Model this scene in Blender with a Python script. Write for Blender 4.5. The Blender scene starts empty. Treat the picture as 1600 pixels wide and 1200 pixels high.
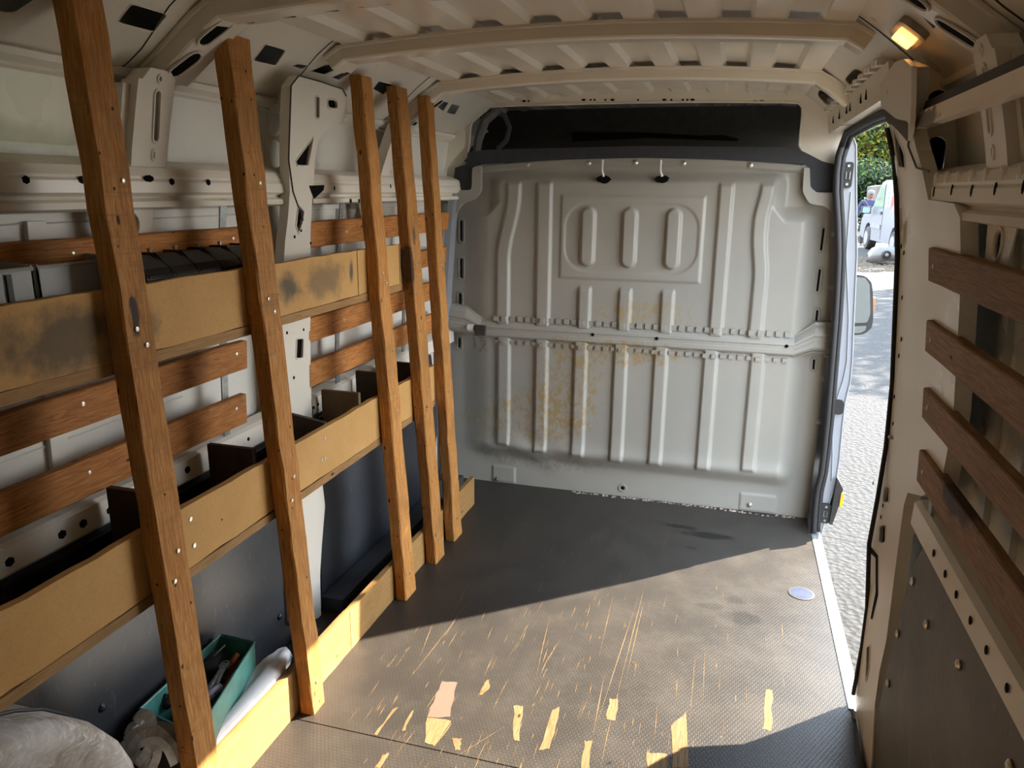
import bpy, bmesh, math, random
from mathutils import Vector, Matrix
from mathutils.geometry import tessellate_polygon
random.seed(7)
S = bpy.context.scene
COL = S.collection
PI = math.pi

# ---------------------------------------------------------------- camera
FPX = 1183.33
RX = Vector((0.9605978, -0.07779489, 0.26683293))
RY = Vector((0.27778153, 0.23607496, -0.93118529))
RZ = Vector((0.00944889, 0.9686158, 0.24838307))
R3 = Matrix((RX, RY, RZ))                       # world = R3 @ camera vector
CAM = Vector((0.43314, -3.52235, 1.47))
cd = bpy.data.cameras.new('camera'); cam = bpy.data.objects.new('camera', cd); COL.objects.link(cam)
cam.matrix_world = Matrix.Translation(CAM) @ R3.to_4x4()
cd.sensor_fit = 'HORIZONTAL'; cd.sensor_width = 36; cd.lens = 36 * FPX / 1600
cd.clip_start = 0.05; cd.clip_end = 500
S.camera = cam

# ---------------------------------------------------------------- light
W = bpy.data.worlds.new('world'); S.world = W; W.use_nodes = True
wn = W.node_tree.nodes; bg = wn['Background']
tc = wn.new('ShaderNodeTexCoord'); sep = wn.new('ShaderNodeSeparateXYZ'); rp = wn.new('ShaderNodeValToRGB')
W.node_tree.links.new(tc.outputs['Generated'], sep.inputs[0]); W.node_tree.links.new(sep.outputs['Z'], rp.inputs[0])
rp.color_ramp.elements[0].color = (1.0, 0.97, 0.92, 1); rp.color_ramp.elements[0].position = 0.0
rp.color_ramp.elements[1].color = (0.62, 0.78, 1.0, 1); rp.color_ramp.elements[1].position = 0.55
W.node_tree.links.new(rp.outputs[0], bg.inputs[0]); bg.inputs[1].default_value = 5.8
sl = bpy.data.lights.new('sun', 'SUN'); so = bpy.data.objects.new('sun', sl); COL.objects.link(so)
el = math.radians(36.7)
sd = Vector((-0.75 * math.cos(el), -0.66 * math.cos(el), -math.sin(el)))
so.rotation_euler = sd.to_track_quat('-Z', 'Y').to_euler(); so.location = (6, 5, 7)
sl.energy = 21; sl.angle = math.radians(0.55); sl.color = (1.0, 0.90, 0.76)
S.view_settings.view_transform = 'Standard'; S.view_settings.look = 'None'
S.view_settings.gamma = 1; S.view_settings.use_curve_mapping = False
S.view_settings.exposure = 0.75

# ---------------------------------------------------------------- helpers
def ray(u, v): return R3 @ Vector((u - 800, -(v - 600), -FPX))
def at_x(u, v, x):
    r = ray(u, v); return CAM + r * ((x - CAM.x) / r.x)
def at_y(u, v, y):
    r = ray(u, v); return CAM + r * ((y - CAM.y) / r.y)
def at_z(u, v, z):
    r = ray(u, v); return CAM + r * ((z - CAM.z) / r.z)
def interp(tab, t):
    if t <= tab[0][0]: return tab[0][1]
    for (a, va), (b, vb) in zip(tab, tab[1:]):
        if t <= b: return va + (vb - va) * (t - a) / (b - a)
    return tab[-1][1]
SXT = [(-.1, .885), (.8, .878), (1.0, .868), (1.32, .842), (1.46, .822), (1.55, .803), (1.66, .775), (1.76, .745)]
SKT = [(-.1, .945), (.8, .95), (1.2, .935), (1.4, .92), (1.55, .905), (1.68, .88), (1.73, .855), (1.76, .82)]
def SX(z): return interp(SXT, z)
def SK(z): return interp(SKT, z)
ZB = [.8, 1.0, 1.32, 1.46, 1.55, 1.66]
def sp(u, v, s, off=0):
    """pixel -> (y, z) on the inner side surface"""
    x = s * .85
    for _ in range(12):
        p = at_x(u, v, x); x = s * (SX(p.z) + off)
    return (p.y, p.z)

def tagobj(o, label=None, cat=None, group=None, kind=None):
    if label: o['label'] = label
    if cat: o['category'] = cat
    if group: o['group'] = group
    if kind: o['kind'] = kind
    return o
def wloc(o):
    l = Vector((0, 0, 0))
    while o: l = l + o.location; o = o.parent
    return l
def mk(name, V, F, mat, parent=None, smooth=False, recalc=True):
    off = wloc(parent) if parent else Vector((0, 0, 0))
    me = bpy.data.meshes.new(name)
    me.from_pydata([tuple(Vector(v) - off) for v in V], [], F)
    if recalc:
        bm = bmesh.new(); bm.from_mesh(me)
        bmesh.ops.recalc_face_normals(bm, faces=bm.faces); bm.to_mesh(me); bm.free()
    if smooth:
        for p in me.polygons: p.use_smooth = True
    if mat: me.materials.append(mat)
    o = bpy.data.objects.new(name, me); COL.objects.link(o)
    if parent: o.parent = parent
    return o
def thing(name, loc, label=None, cat=None, group=None, kind=None, parent=None):
    o = bpy.data.objects.new(name, None); COL.objects.link(o); o.empty_display_size = .05
    o.location = Vector(loc) - (wloc(parent) if parent else Vector((0, 0, 0)))
    if parent: o.parent = parent
    return tagobj(o, label, cat, group, kind)

class B:
    def __init__(s): s.V = []; s.F = []
    def add(s, V, F):
        n = len(s.V); s.V += [tuple(v) for v in V]; s.F += [tuple(i + n for i in f) for f in F]; return s
    def hexa(s, P): return s.add(P, [(0, 3, 2, 1), (4, 5, 6, 7), (0, 1, 5, 4), (1, 2, 6, 5), (2, 3, 7, 6), (3, 0, 4, 7)])
    def box(s, a, b):
        (x0, y0, z0), (x1, y1, z1) = a, b
        return s.hexa([(x0, y0, z0), (x1, y0, z0), (x1, y1, z0), (x0, y1, z0), (x0, y0, z1), (x1, y0, z1), (x1, y1, z1), (x0, y1, z1)])
    def sweep(s, path, prof, closed=False, cap=True, pclosed=True):
        """path: list of (origin, ax, ay); prof: list of 2d"""
        n = len(prof); V = []; F = []
        for (o, ax, ay) in path:
            for (a, b) in prof: V.append(Vector(o) + Vector(ax) * a + Vector(ay) * b)
        m = len(path)
        for i in range(m if closed else m - 1):
            j = (i + 1) % m
            for k in range(n if pclosed else n - 1):
                l = (k + 1) % n; F.append((i * n + k, i * n + l, j * n + l, j * n + k))
        if cap and not closed and pclosed:
            F.append(tuple(range(n))[::-1]); F.append(tuple((m - 1) * n + k for k in range(n)))
        return s.add(V, F)
    def tube(s, pts, r, n=8, closed=False, flat=1.0):
        pts = [Vector(p) for p in pts]; path = []; up = None
        m = len(pts)
        for i, p in enumerate(pts):
            a = pts[(i - 1) % m] if (closed or i > 0) else p
            b = pts[(i + 1) % m] if (closed or i < m - 1) else p
            t = (b - a).normalized()
            if up is None: up = Vector((0, 0, 1)) if abs(t.z) < .9 else Vector((1, 0, 0))
            sx = t.cross(up).normalized(); up = sx.cross(t).normalized()
            rr = r[i] if isinstance(r, (list, tuple)) else r
            path.append((p, sx * rr, up * rr * flat))
        prof = [(math.cos(2 * PI * k / n), math.sin(2 * PI * k / n)) for k in range(n)]
        return s.sweep(path, prof, closed=closed)
    def lathe(s, o, axis, prof, n=14):
        o = Vector(o); ax = Vector(axis).normalized()
        u = ax.orthogonal().normalized(); w = ax.cross(u)
        V = []; F = []
        for (r, h) in prof:
            for k in range(n):
                a = 2 * PI * k / n; V.append(o + ax * h + (u * math.cos(a) + w * math.sin(a)) * r)
        for i in range(len(prof) - 1):
            for k in range(n):
                l = (k + 1) % n; F.append((i * n + k, i * n + l, (i + 1) * n + l, (i + 1) * n + k))
        F.append(tuple(range(n))); F.append(tuple((len(prof) - 1) * n + k for k in range(n)))
        return s.add(V, F)
    def prism(s, poly, frame, t):
        """poly 2d, frame(a,b,w)->3d"""
        n = len(poly); V = [frame(a, b, 0) for a, b in poly] + [frame(a, b, t) for a, b in poly]
        F = [tuple(range(n)), tuple(range(n, 2 * n))[::-1]] + [(i, (i + 1) % n, n + (i + 1) % n, n + i) for i in range(n)]
        return s.add(V, F)
    def mk(s, name, mat, parent=None, smooth=False): return mk(name, s.V, s.F, mat, parent, smooth)

def rounded(pts, r=.3, k=3):
    """round the corners of a polygon; r = share of the shorter side"""
    out = []; n = len(pts)
    for i in range(n):
        p = Vector(pts[i]); a = Vector(pts[i - 1]); b = Vector(pts[(i + 1) % n])
        d = min((a - p).length, (b - p).length) * r
        p0 = p + (a - p).normalized() * d; p1 = p + (b - p).normalized() * d
        for j in range(k + 1):
            t = j / k; q = p0 * (1 - t) ** 2 + p * 2 * t * (1 - t) + p1 * t * t; out.append((q.x, q.y))
    return out
def oval(c0, c1, r, k=6):
    """stadium between two centres in 2d"""
    c0 = Vector(c0); c1 = Vector(c1); d = c1 - c0
    a0 = math.atan2(d.y, d.x) if d.length > 1e-6 else 0
    out = [c1 + Vector((math.cos(a0 - PI / 2 + PI * i / k), math.sin(a0 - PI / 2 + PI * i / k))) * r for i in range(k + 1)]
    out += [c0 + Vector((math.cos(a0 + PI / 2 + PI * i / k), math.sin(a0 + PI / 2 + PI * i / k))) * r for i in range(k + 1)]
    return [(p.x, p.y) for p in out]
def rect(a0, b0, a1, b1): return [(a0, b0), (a1, b0), (a1, b1), (a0, b1)]

def plate(name, outline, holes, frame, t, mat, parent=None, cuts=((), ()), rims=0, smooth=False, voids=0):
    for h in (holes if voids else []):
        B().prism(h, lambda a, b, w: frame(a, b, voids + w), .001).mk('painted_hole_shade', HOLE_SHADE, parent)  # dark sheet in each hole, painting the shade inside
    loops = [outline] + list(holes)
    flat = [p for l in loops for p in l]
    tris = tessellate_polygon([[Vector((a, b, 0)) for a, b in l] for l in loops])
    bm = bmesh.new()
    vs = [bm.verts.new((a, b, 0)) for a, b in flat]
    for tr in tris:
        try: bm.faces.new([vs[i] for i in tr])
        except ValueError: pass
    for ax, cs in enumerate(cuts):
        for c in cs:
            co = (c, 0, 0) if ax == 0 else (0, c, 0); no = (1, 0, 0) if ax == 0 else (0, 1, 0)
            bmesh.ops.bisect_plane(bm, geom=bm.verts[:] + bm.edges[:] + bm.faces[:], plane_co=co, plane_no=no, dist=1e-6)
    bmesh.ops.recalc_face_normals(bm, faces=bm.faces)
    ret = bmesh.ops.extrude_face_region(bm, geom=bm.faces[:])
    for v in ret['geom']:
        if isinstance(v, bmesh.types.BMVert): v.co.z = 1.0
    off = wloc(parent) if parent else Vector((0, 0, 0))
    for v in bm.verts: v.co = Vector(frame(v.co.x, v.co.y, v.co.z * t)) - off
    bmesh.ops.recalc_face_normals(bm, faces=bm.faces)
    me = bpy.data.meshes.new(name); bm.to_mesh(me); bm.free()
    if rims:
        b = B()
        b.V = [tuple(v.co) for v in me.vertices]; b.F = [tuple(p.vertices) for p in me.polygons]
        for h in holes:
            if len(h) >= 4:
                b.tube([Vector(frame(a, c, 0)) - off for a, c in h], rims, 6, closed=True)
        me2 = bpy.data.meshes.new(name); me2.from_pydata(b.V, [], b.F); me = me2
    if mat: me.materials.append(mat)
    o = bpy.data.objects.new(name, me); COL.objects.link(o)
    if parent: o.parent = parent
    return o
def side_frame(s, off=0):
    return lambda y, z, w: (s * (SX(z) + off + w), y, z)
def side_plate(name, s, outline, holes, off=0, t=.002, mat=None, parent=None, rims=0, px=True):
    if px:
        outline = [sp(u, v, s, off) for u, v in outline]; holes = [[sp(u, v, s, off) for u, v in h] for h in holes]
    zs = [z for z in ZB]
    return plate(name, outline, holes, side_frame(s, off), t, mat, parent, cuts=((), zs), rims=rims, voids=.008 if t > .01 else 0)

# ---------------------------------------------------------------- materials
class N:
    def __init__(s, name):
        s.m = bpy.data.materials.new(name); s.m.use_nodes = True; s.t = s.m.node_tree; s.n = s.t.nodes
        s.b = s.n['Principled BSDF']; s.pos = s.n.new('ShaderNodeNewGeometry').outputs['Position']
        tcn = s.n.new('ShaderNodeTexCoord'); s.obj = tcn.outputs['Object']
        oi = s.n.new('ShaderNodeObjectInfo'); s.rnd = oi.outputs['Random']
    def L(s, a, b): s.t.links.new(a, b)
    def setv(s, i, v):
        if hasattr(v, 'links') or hasattr(v, 'is_output'): s.L(v, i)
        else: i.default_value = v
    def math(s, op, a, b=0.0, c=None, clamp=False):
        q = s.n.new('ShaderNodeMath'); q.operation = op; q.use_clamp = clamp
        s.setv(q.inputs[0], a); s.setv(q.inputs[1], b)
        if c is not None: s.setv(q.inputs[2], c)
        return q.outputs[0]
    def vmath(s, op, a, b=(0, 0, 0), scale=None):
        q = s.n.new('ShaderNodeVectorMath'); q.operation = op; s.setv(q.inputs[0], a); s.setv(q.inputs[1], b)
        if scale is not None: s.setv(q.inputs['Scale'], scale)
        return q.outputs['Value'] if op in ('LENGTH', 'DOT_PRODUCT', 'DISTANCE') else q.outputs[0]
    def noise(s, vec, scale, detail=4, rough=.55, dist=0):
        q = s.n.new('ShaderNodeTexNoise'); s.L(vec, q.inputs['Vector']); q.inputs['Scale'].default_value = scale
        q.inputs['Detail'].default_value = detail; q.inputs['Roughness'].default_value = rough; q.inputs['Distortion'].default_value = dist
        return q.outputs['Fac']
    def vor(s, vec, scale, feat='F1'):
        q = s.n.new('ShaderNodeTexVoronoi'); q.feature = feat; s.L(vec, q.inputs['Vector']); q.inputs['Scale'].default_value = scale
        return q.outputs['Distance']
    def mapr(s, v, a, b, c=0.0, d=1.0, smooth=False):
        q = s.n.new('ShaderNodeMapRange'); q.clamp = True
        if smooth: q.interpolation_type = 'SMOOTHSTEP'
        s.setv(q.inputs[0], v); s.setv(q.inputs[1], a); s.setv(q.inputs[2], b); s.setv(q.inputs[3], c); s.setv(q.inputs[4], d)
        return q.outputs[0]
    def mix(s, f, a, b):
        q = s.n.new('ShaderNodeMix'); q.data_type = 'RGBA'; s.setv(q.inputs['Factor'], f)
        for i, v in ((q.inputs[6], a), (q.inputs[7], b)):
            if isinstance(v, (tuple, list)): i.default_value = (v[0], v[1], v[2], 1)
            else: s.L(v, i)
        return q.outputs[2]
    def scl(s, vec, sc):
        q = s.n.new('ShaderNodeMapping'); s.L(vec, q.inputs[0]); q.inputs['Scale'].default_value = sc; return q.outputs[0]
    def col(s, v):
        if isinstance(v, (tuple, list)): s.b.inputs['Base Color'].default_value = (v[0], v[1], v[2], 1)
        else: s.L(v, s.b.inputs['Base Color'])
    def rough(s, v): s.setv(s.b.inputs['Roughness'], v)
    def bump(s, h, strength=.3, dist=.005):
        q = s.n.new('ShaderNodeBump'); s.L(h, q.inputs['Height']); q.inputs['Strength'].default_value = strength
        q.inputs['Distance'].default_value = dist; s.L(q.outputs[0], s.b.inputs['Normal'])
    def blob(s, c, rad, sc=14, edge=.5):
        """soft patch around a world point: 1 inside, noisy edge"""
        d = s.vmath('SUBTRACT', s.pos, c)
        d = s.vmath('DIVIDE', d, rad); l = s.vmath('LENGTH', d)
        nz = s.noise(s.pos, sc, 5, .65)
        l = s.math('ADD', l, s.math('MULTIPLY', s.math('SUBTRACT', nz, .5), 1.6))
        return s.mapr(l, 1.0, 1.0 - edge, 0, 1, True)

def painted(name, c, c2, rough=.32, dirt=.5, stains=(), spec=.5):
    n = N(name)
    a = n.noise(n.pos, 2.3, 4); col = n.mix(n.mapr(a, .35, .7), c, c2)
    sp1 = n.noise(n.pos, 55, 6, .7); sp2 = n.noise(n.pos, 3.1, 3)
    f = n.math('MULTIPLY', n.mapr(sp1, .66, .70), n.mapr(sp2, .5, .62))
    col = n.mix(n.math('MULTIPLY', f, dirt), col, (.16, .13, .09))
    st = n.scl(n.pos, (1.0, 14, 60)); sc = n.noise(st, 3.0, 3, .6)
    col = n.mix(n.math('MULTIPLY', n.math('MULTIPLY', n.mapr(sc, .72, .76), n.mapr(sp2, .4, .6)), dirt), col, (.22, .19, .15))
    for (cc, rad, sccol, k, sc_, edge) in stains:
        fl = n.blob(cc, rad, sc_, edge)
        if name == 'bulkhead_paint': fl = n.math('MULTIPLY', fl, n.mapr(n.noise(n.scl(n.pos, (1, 1, .6)), 38, 7, .72, .8), .46, .60))
        col = n.mix(n.math('MULTIPLY', fl, k), col, sccol)
    n.col(col); n.rough(n.mapr(a, .3, .8, rough - .06, rough + .14))
    n.b.inputs['Specular IOR Level'].default_value = spec
    n.bump(n.noise(n.pos, 9, 2), .04, .01)
    return n.m
def wood(name, axis, c1, c2, c3, rough=.6, k=1.0, stains=()):
    n = N(name)
    off = n.vmath('ADD', n.pos, n.vmath('SCALE', (3.1, 7.7, 5.3), scale=n.rnd))
    sc = {'z': (16, 16, 1.1), 'y': (16, 1.1, 16), 'x': (1.1, 16, 16)}[axis]
    g = n.scl(off, sc)
    nz = n.noise(g, 2.2, 5, .6, 1.2)
    wv = n.math('FRACT', n.math('MULTIPLY', nz, 7.0)); wv = n.mapr(wv, 0, 1, 0, 1)
    fine = n.noise(n.scl(off, tuple(v * 7 for v in sc)), 2.0, 4, .6)
    col = n.mix(wv, c1, c2)
    col = n.mix(n.mapr(fine, .45, .75), col, c3)
    big = n.noise(off, 3.5, 4, .6)
    if axis == 'z':
        saw = n.noise(n.scl(off, (6, 6, 95)), 1.6, 2, .5); sg = n.noise(off, 4.0, 2)
        col = n.mix(n.math('MULTIPLY', n.mapr(saw, .55, .66), n.mapr(sg, .45, .6, 0, .55)), col, tuple(v * .45 for v in c3))
    col = n.mix(n.mapr(big, .52, .78, 0, .6 * k), col, tuple(v * .35 for v in c3))
    # small knots and nail holes
    v = n.vor(n.scl(off, {'z': (1, 1, .45), 'y': (1, .45, 1), 'x': (.45, 1, 1)}[axis]), 15)
    col = n.mix(n.mapr(v, .075, .05), col, (.035, .018, .01))
    if axis == 'z':
        v2 = n.vor(n.scl(off, (1, 1, .8)), 34); vm = n.noise(off, 5, 2)
        col = n.mix(n.math('MULTIPLY', n.mapr(v2, .12, .08), n.mapr(vm, .5, .54)), col, (.04, .018, .01))
    for (cc, rad, sccol, kk, sc_, edge) in stains:
        col = n.mix(n.math('MULTIPLY', n.blob(cc, rad, sc_, edge), kk), col, sccol)
    hv = n.mapr(n.rnd, 0, 1, .86, 1.12)
    q = n.n.new('ShaderNodeHueSaturation'); n.L(hv, q.inputs['Value']); n.L(col, q.inputs['Color'])
    n.col(q.outputs[0]); n.rough(rough); n.b.inputs['Specular IOR Level'].default_value = .18
    n.bump(n.math('ADD', n.math('MULTIPLY', wv, .3), fine), .35, .003)
    return n.m
def plain(name, c, rough=.5, metal=0, var=.25, sc=30, bump=.0, spec=.5):
    n = N(name); a = n.noise(n.pos, sc, 4)
    n.col(n.mix(n.mapr(a, .35, .7), tuple(v * (1 - var) for v in c), c)); n.rough(rough)
    n.b.inputs['Metallic'].default_value = metal; n.b.inputs['Specular IOR Level'].default_value = spec
    if bump: n.bump(a, bump, .004)
    return n.m

M = {}
CR = (.78, .73, .62); CR2 = (.72, .67, .57)
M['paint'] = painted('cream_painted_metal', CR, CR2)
M['roof'] = painted('cream_roof_metal', (.82, .76, .64), (.78, .72, .60), dirt=.15, rough=.16)
M['skin'] = painted('side_skin_metal', (.76, .74, .66), (.70, .69, .62), dirt=.6, rough=.3, stains=[
    (Vector((-.9, -2.35, 1.56)), Vector((.3, .28, .045)), (.40, .44, .22), .8, 9, .7),
    (Vector((-.9, -2.3, 1.63)), Vector((.3, .25, .12)), (.80, .80, .52), .7, 3, .9)])
M['white'] = painted('white_body_paint', (.26, .275, .30), (.24, .255, .285), dirt=.3)
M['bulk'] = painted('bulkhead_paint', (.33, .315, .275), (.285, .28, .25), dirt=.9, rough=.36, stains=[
    (Vector((-.30, 0, .55)), Vector((.20, 1, .30)), (.31, .215, .09), .85, 22, .35),
    (Vector((-.42, 0, .40)), Vector((.28, 1, .16)), (.30, .21, .09), .8, 26, .3),
    (Vector((-.72, 0, .33)), Vector((.14, 1, .10)), (.31, .23, .10), .7, 20, .4),
    (Vector((-.02, 0, .74)), Vector((.26, 1, .07)), (.32, .22, .09), .9, 30, .25),
    (Vector((.06, 0, .93)), Vector((.25, 1, .06)), (.34, .235, .10), .7, 40, .2),
    (Vector((-.45, 0, .16)), Vector((.40, 1, .07)), (.16, .15, .13), .5, 60, .2),
    (Vector((-.74, 0, .74)), Vector((.05, 1, .06)), (.12, .10, .08), .8, 60, .3)])
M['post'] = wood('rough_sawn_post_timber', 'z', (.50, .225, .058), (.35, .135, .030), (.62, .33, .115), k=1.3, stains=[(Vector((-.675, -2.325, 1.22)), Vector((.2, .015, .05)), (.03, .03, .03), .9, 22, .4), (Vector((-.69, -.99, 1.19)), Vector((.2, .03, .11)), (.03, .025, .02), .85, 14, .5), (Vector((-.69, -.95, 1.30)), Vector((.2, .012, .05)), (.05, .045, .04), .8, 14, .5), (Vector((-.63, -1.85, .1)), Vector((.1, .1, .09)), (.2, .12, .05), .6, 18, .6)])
M['slat'] = wood('red_pine_slat', 'y', (.50, .205, .055), (.30, .10, .024), (.55, .27, .09), k=1.2)
M['slatr'] = wood('old_brown_slat', 'y', (.29, .165, .080), (.19, .10, .048), (.36, .22, .115), stains=[
    (Vector((.85, -2.05, .93)), Vector((.2, .16, .05)), (.03, .028, .025), .8, 18, .5)])
n = N('tan_hardboard'); a = n.noise(n.pos, 5, 5, .6); f = n.noise(n.pos, 160, 3)
col = n.mix(n.mapr(a, .3, .7), (.50, .275, .09), (.60, .35, .125)); col = n.mix(n.mapr(f, .45, .8, 0, .35), col, (.34, .19, .07))
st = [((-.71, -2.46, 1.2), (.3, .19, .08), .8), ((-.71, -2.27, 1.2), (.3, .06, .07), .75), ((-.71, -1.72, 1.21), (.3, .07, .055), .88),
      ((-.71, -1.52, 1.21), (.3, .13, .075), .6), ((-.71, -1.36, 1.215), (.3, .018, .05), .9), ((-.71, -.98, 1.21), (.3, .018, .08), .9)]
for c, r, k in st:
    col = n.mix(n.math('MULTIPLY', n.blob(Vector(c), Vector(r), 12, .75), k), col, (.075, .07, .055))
v = n.vor(n.pos, 11); col = n.mix(n.mapr(v, .05, .035), col, (.05, .02, .01))
n.col(col); n.rough(.62); n.b.inputs['Specular IOR Level'].default_value = .2; n.bump(f, .12, .002); M['hard'] = n.m
M['kick'] = wood('scuffed_kick_board', 'y', (.34, .19, .068), (.31, .165, .055), (.38, .23, .09), k=.9)
M['darkboard'] = plain('dark_brown_board', (.05, .032, .02), .7, var=.4, bump=.1)
M['edge'] = wood('hardboard_edge', 'y', (.36, .20, .075), (.30, .16, .058), (.42, .25, .11), k=.6)
# scuffed dark liner
n = N('scuffed_dark_liner'); a = n.noise(n.pos, 3.2, 5, .6); st1 = n.noise(n.scl(n.pos, (1, 18, 5)), 4, 4, .65, 1.5)
col = n.mix(n.mapr(a, .3, .75), (.020, .022, .027), (.055, .058, .064)); col = n.mix(n.mapr(st1, .6, .72, 0, .45), col, (.17, .175, .18))
n.col(col); n.rough(n.mapr(a, .3, .7, .34, .5)); n.bump(st1, .05, .003); M['liner'] = n.m
n = N('dusty_brown_liner'); a = n.noise(n.pos, 3.5, 6, .65); st1 = n.noise(n.scl(n.pos, (1, 9, 3)), 3, 4, .65, 2)
col = n.mix(n.mapr(a, .3, .75), (.07, .063, .05), (.16, .145, .12)); col = n.mix(n.mapr(st1, .58, .75, 0, .5), col, (.26, .24, .2))
n.col(col); n.rough(.55); M['liner2'] = n.m
M['black'] = plain('black_trim_plastic', (.022, .023, .026), .55)
M['navy'] = plain('dark_blue_grey_trim', (.032, .036, .045), .6)
M['rubber'] = plain('black_rubber_seal', (.012, .012, .012), .6)
M['hole_shade_foam'] = plain('painted_hole_shade_and_foam', (.006, .005, .005), .9, spec=.1)  # near-black that paints the shade inside holes and slots; also the black foam
M['steel'] = plain('galvanised_strap', (.42, .44, .42), .42, .7, .35, 60)
M['alu'] = plain('worn_aluminium_sill', (.72, .72, .70), .35, .75, .2)
M['screw'] = plain('zinc_screw_head', (.6, .58, .52), .35, .9)
M['greybin'] = plain('grey_plastic_bin', (.36, .38, .37), .45, var=.2, sc=6)
M['blackbin'] = plain('gloss_black_plastic', (.008, .008, .009), .22, spec=.35)
M['teal'] = plain('worn_teal_enamel', (.10, .36, .31), .45, var=.35, sc=18, bump=.15)
M['webbing'] = plain('dusty_webbing', (.80, .78, .73), .8, var=.3, sc=70, bump=.2)
M['whitep'] = plain('white_plastic_sheet', (.80, .79, .80), .35, var=.08)
M['red'] = plain('dark_red_plastic', (.28, .03, .03), .5)
M['orange'] = plain('orange_plastic', (.6, .16, .05), .5)
M['blackc'] = plain('black_rubber_cloth', (.03, .028, .028), .7, bump=.3)
n = N('dusty_grey_plastic'); a = n.noise(n.pos, 6, 6, .7, 1.5); s2 = n.noise(n.scl(n.pos, (4, 9, 22)), 3, 5, .7, 2)
col = n.mix(n.mapr(a, .35, .65), (.30, .23, .17), (.66, .64, .60)); col = n.mix(n.mapr(s2, .52, .68, 0, .7), col, (.85, .83, .80))
n.col(col); n.rough(.7); M['dust'] = n.m
M['glass'] = plain('mirror_glass', (.55, .60, .58), .05, 1, .05)
M['silver'] = plain('silver_car_paint', (.11, .105, .10), .4, .2, .15)
M['amber'] = plain('amber_lens', (.95, .38, .02), .3)

# floor: hexagonal anti-slip laminate
n = N('hex_antislip_floor')
Sx = n.n.new('ShaderNodeSeparateXYZ'); n.L(n.scl(n.pos, (84, 84, 84)), Sx.inputs[0])
px_, py_ = Sx.outputs[0], Sx.outputs[1]
def hexv(ox, oy):
    a = n.math('SUBTRACT', n.math('FLOORED_MODULO', n.math('ADD', px_, ox), 1.0), .5)
    b = n.math('SUBTRACT', n.math('FLOORED_MODULO', n.math('ADD', py_, oy), 1.7320508), .8660254)
    a = n.math('ABSOLUTE', a); b = n.math('ABSOLUTE', b)
    l = n.math('ADD', n.math('MULTIPLY', a, a), n.math('MULTIPLY', b, b))
    h = n.math('MAXIMUM', n.math('ADD', n.math('MULTIPLY', a, .5), n.math('MULTIPLY', b, .8660254)), a)
    return l, h
l1, h1 = hexv(1000.0, 1732.0508); l2, h2 = hexv(1000.5, 1732.0508 + .8660254)
sel = n.math('LESS_THAN', l1, l2)
hd = n.math('ADD', n.math('MULTIPLY', sel, h1), n.math('MULTIPLY', n.math('SUBTRACT', 1.0, sel), h2))
edge = n.mapr(hd, .38, .48)
big = n.noise(n.pos, 1.7, 5, .6); med = n.noise(n.pos, 7, 6, .7)
col = n.mix(n.mapr(big, .3, .7), (.028, .0245, .021), (.044, .037, .030))
col = n.mix(n.mapr(med, .45, .9, 0, .6), col, (.074, .060, .045))
col = n.mix(n.math('MULTIPLY', edge, .55), col, (.022, .018, .015))
g = n.scl(n.pos, (150, 6.5, 1)); s1 = n.noise(g, 1.0, 3, .6, .6); gm = n.noise(n.pos, 2.2, 3)
col = n.mix(n.math('MULTIPLY', n.mapr(s1, .72, .78), n.mapr(gm, .42, .6, 0, .8)), col, (.17, .115, .065))
s3 = n.noise(n.scl(n.pos, (60, 25, 1)), 1.0, 5, .7); col = n.mix(n.mapr(s3, .74, .78, 0, .7), col, (.17, .115, .065))
for c, r, k in [((.42, -.33, 0), (.13, .04, 1), .9), ((.30, -.27, 0), (.09, .025, 1), .9), ((.57, -.98, 0), (.07, .06, 1), .55), ((.54, -.86, 0), (.05, .04, 1), .4), ((.45, -.93, 0), (.06, .03, 1), .4), ((.36, -.47, 0), (.03, .01, 1), .8)]:
    col = n.mix(n.math('MULTIPLY', n.blob(Vector(c), Vector(r), 18, .5), k), col, (.005, .005, .005))
n.col(col); n.b.inputs['Specular IOR Level'].default_value = .38; n.rough(n.mapr(med, .3, .75, .38, .5)); n.bump(n.math('SUBTRACT', 1.0, edge), .35, .0012)
M['floor'] = n.m
M['bare'] = wood('bare_plywood_patch', 'y', (.21, .128, .056), (.15, .084, .034), (.26, .17, .085), k=.5)
n = N('pinkish_bare_veneer'); a = n.noise(n.scl(n.pos, (40, 8, 1)), 2, 4); n.col(n.mix(a, (.15, .072, .05), (.19, .095, .065))); n.rough(.7); M['veneer'] = n.m
n = N('gravelly_asphalt')
v1 = n.vor(n.pos, 28); v2 = n.noise(n.pos, 60, 5, .7); bigs = n.noise(n.pos, .5, 3)
col = n.mix(n.mapr(v1, .2, .6), (.026, .024, .021), (.008, .0077, .0073)); col = n.mix(n.mapr(v2, .45, .7), col, (.031, .028, .024))
n.col(col); n.rough(.9); n.bump(v1, .6, .02); M['ground'] = n.m
n = N('leaf_litter'); v1 = n.noise(n.pos, 9, 6, .7); n.col(n.mix(n.mapr(v1, .4, .6), (.05, .042, .03), (.085, .06, .035))); n.rough(.9); M['litter'] = n.m

PAINT, HOLE_SHADE = M['paint'], M['hole_shade_foam']

# ================================================================ SHELL
YR = -3.78                                      # rear end of the load space
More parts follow.
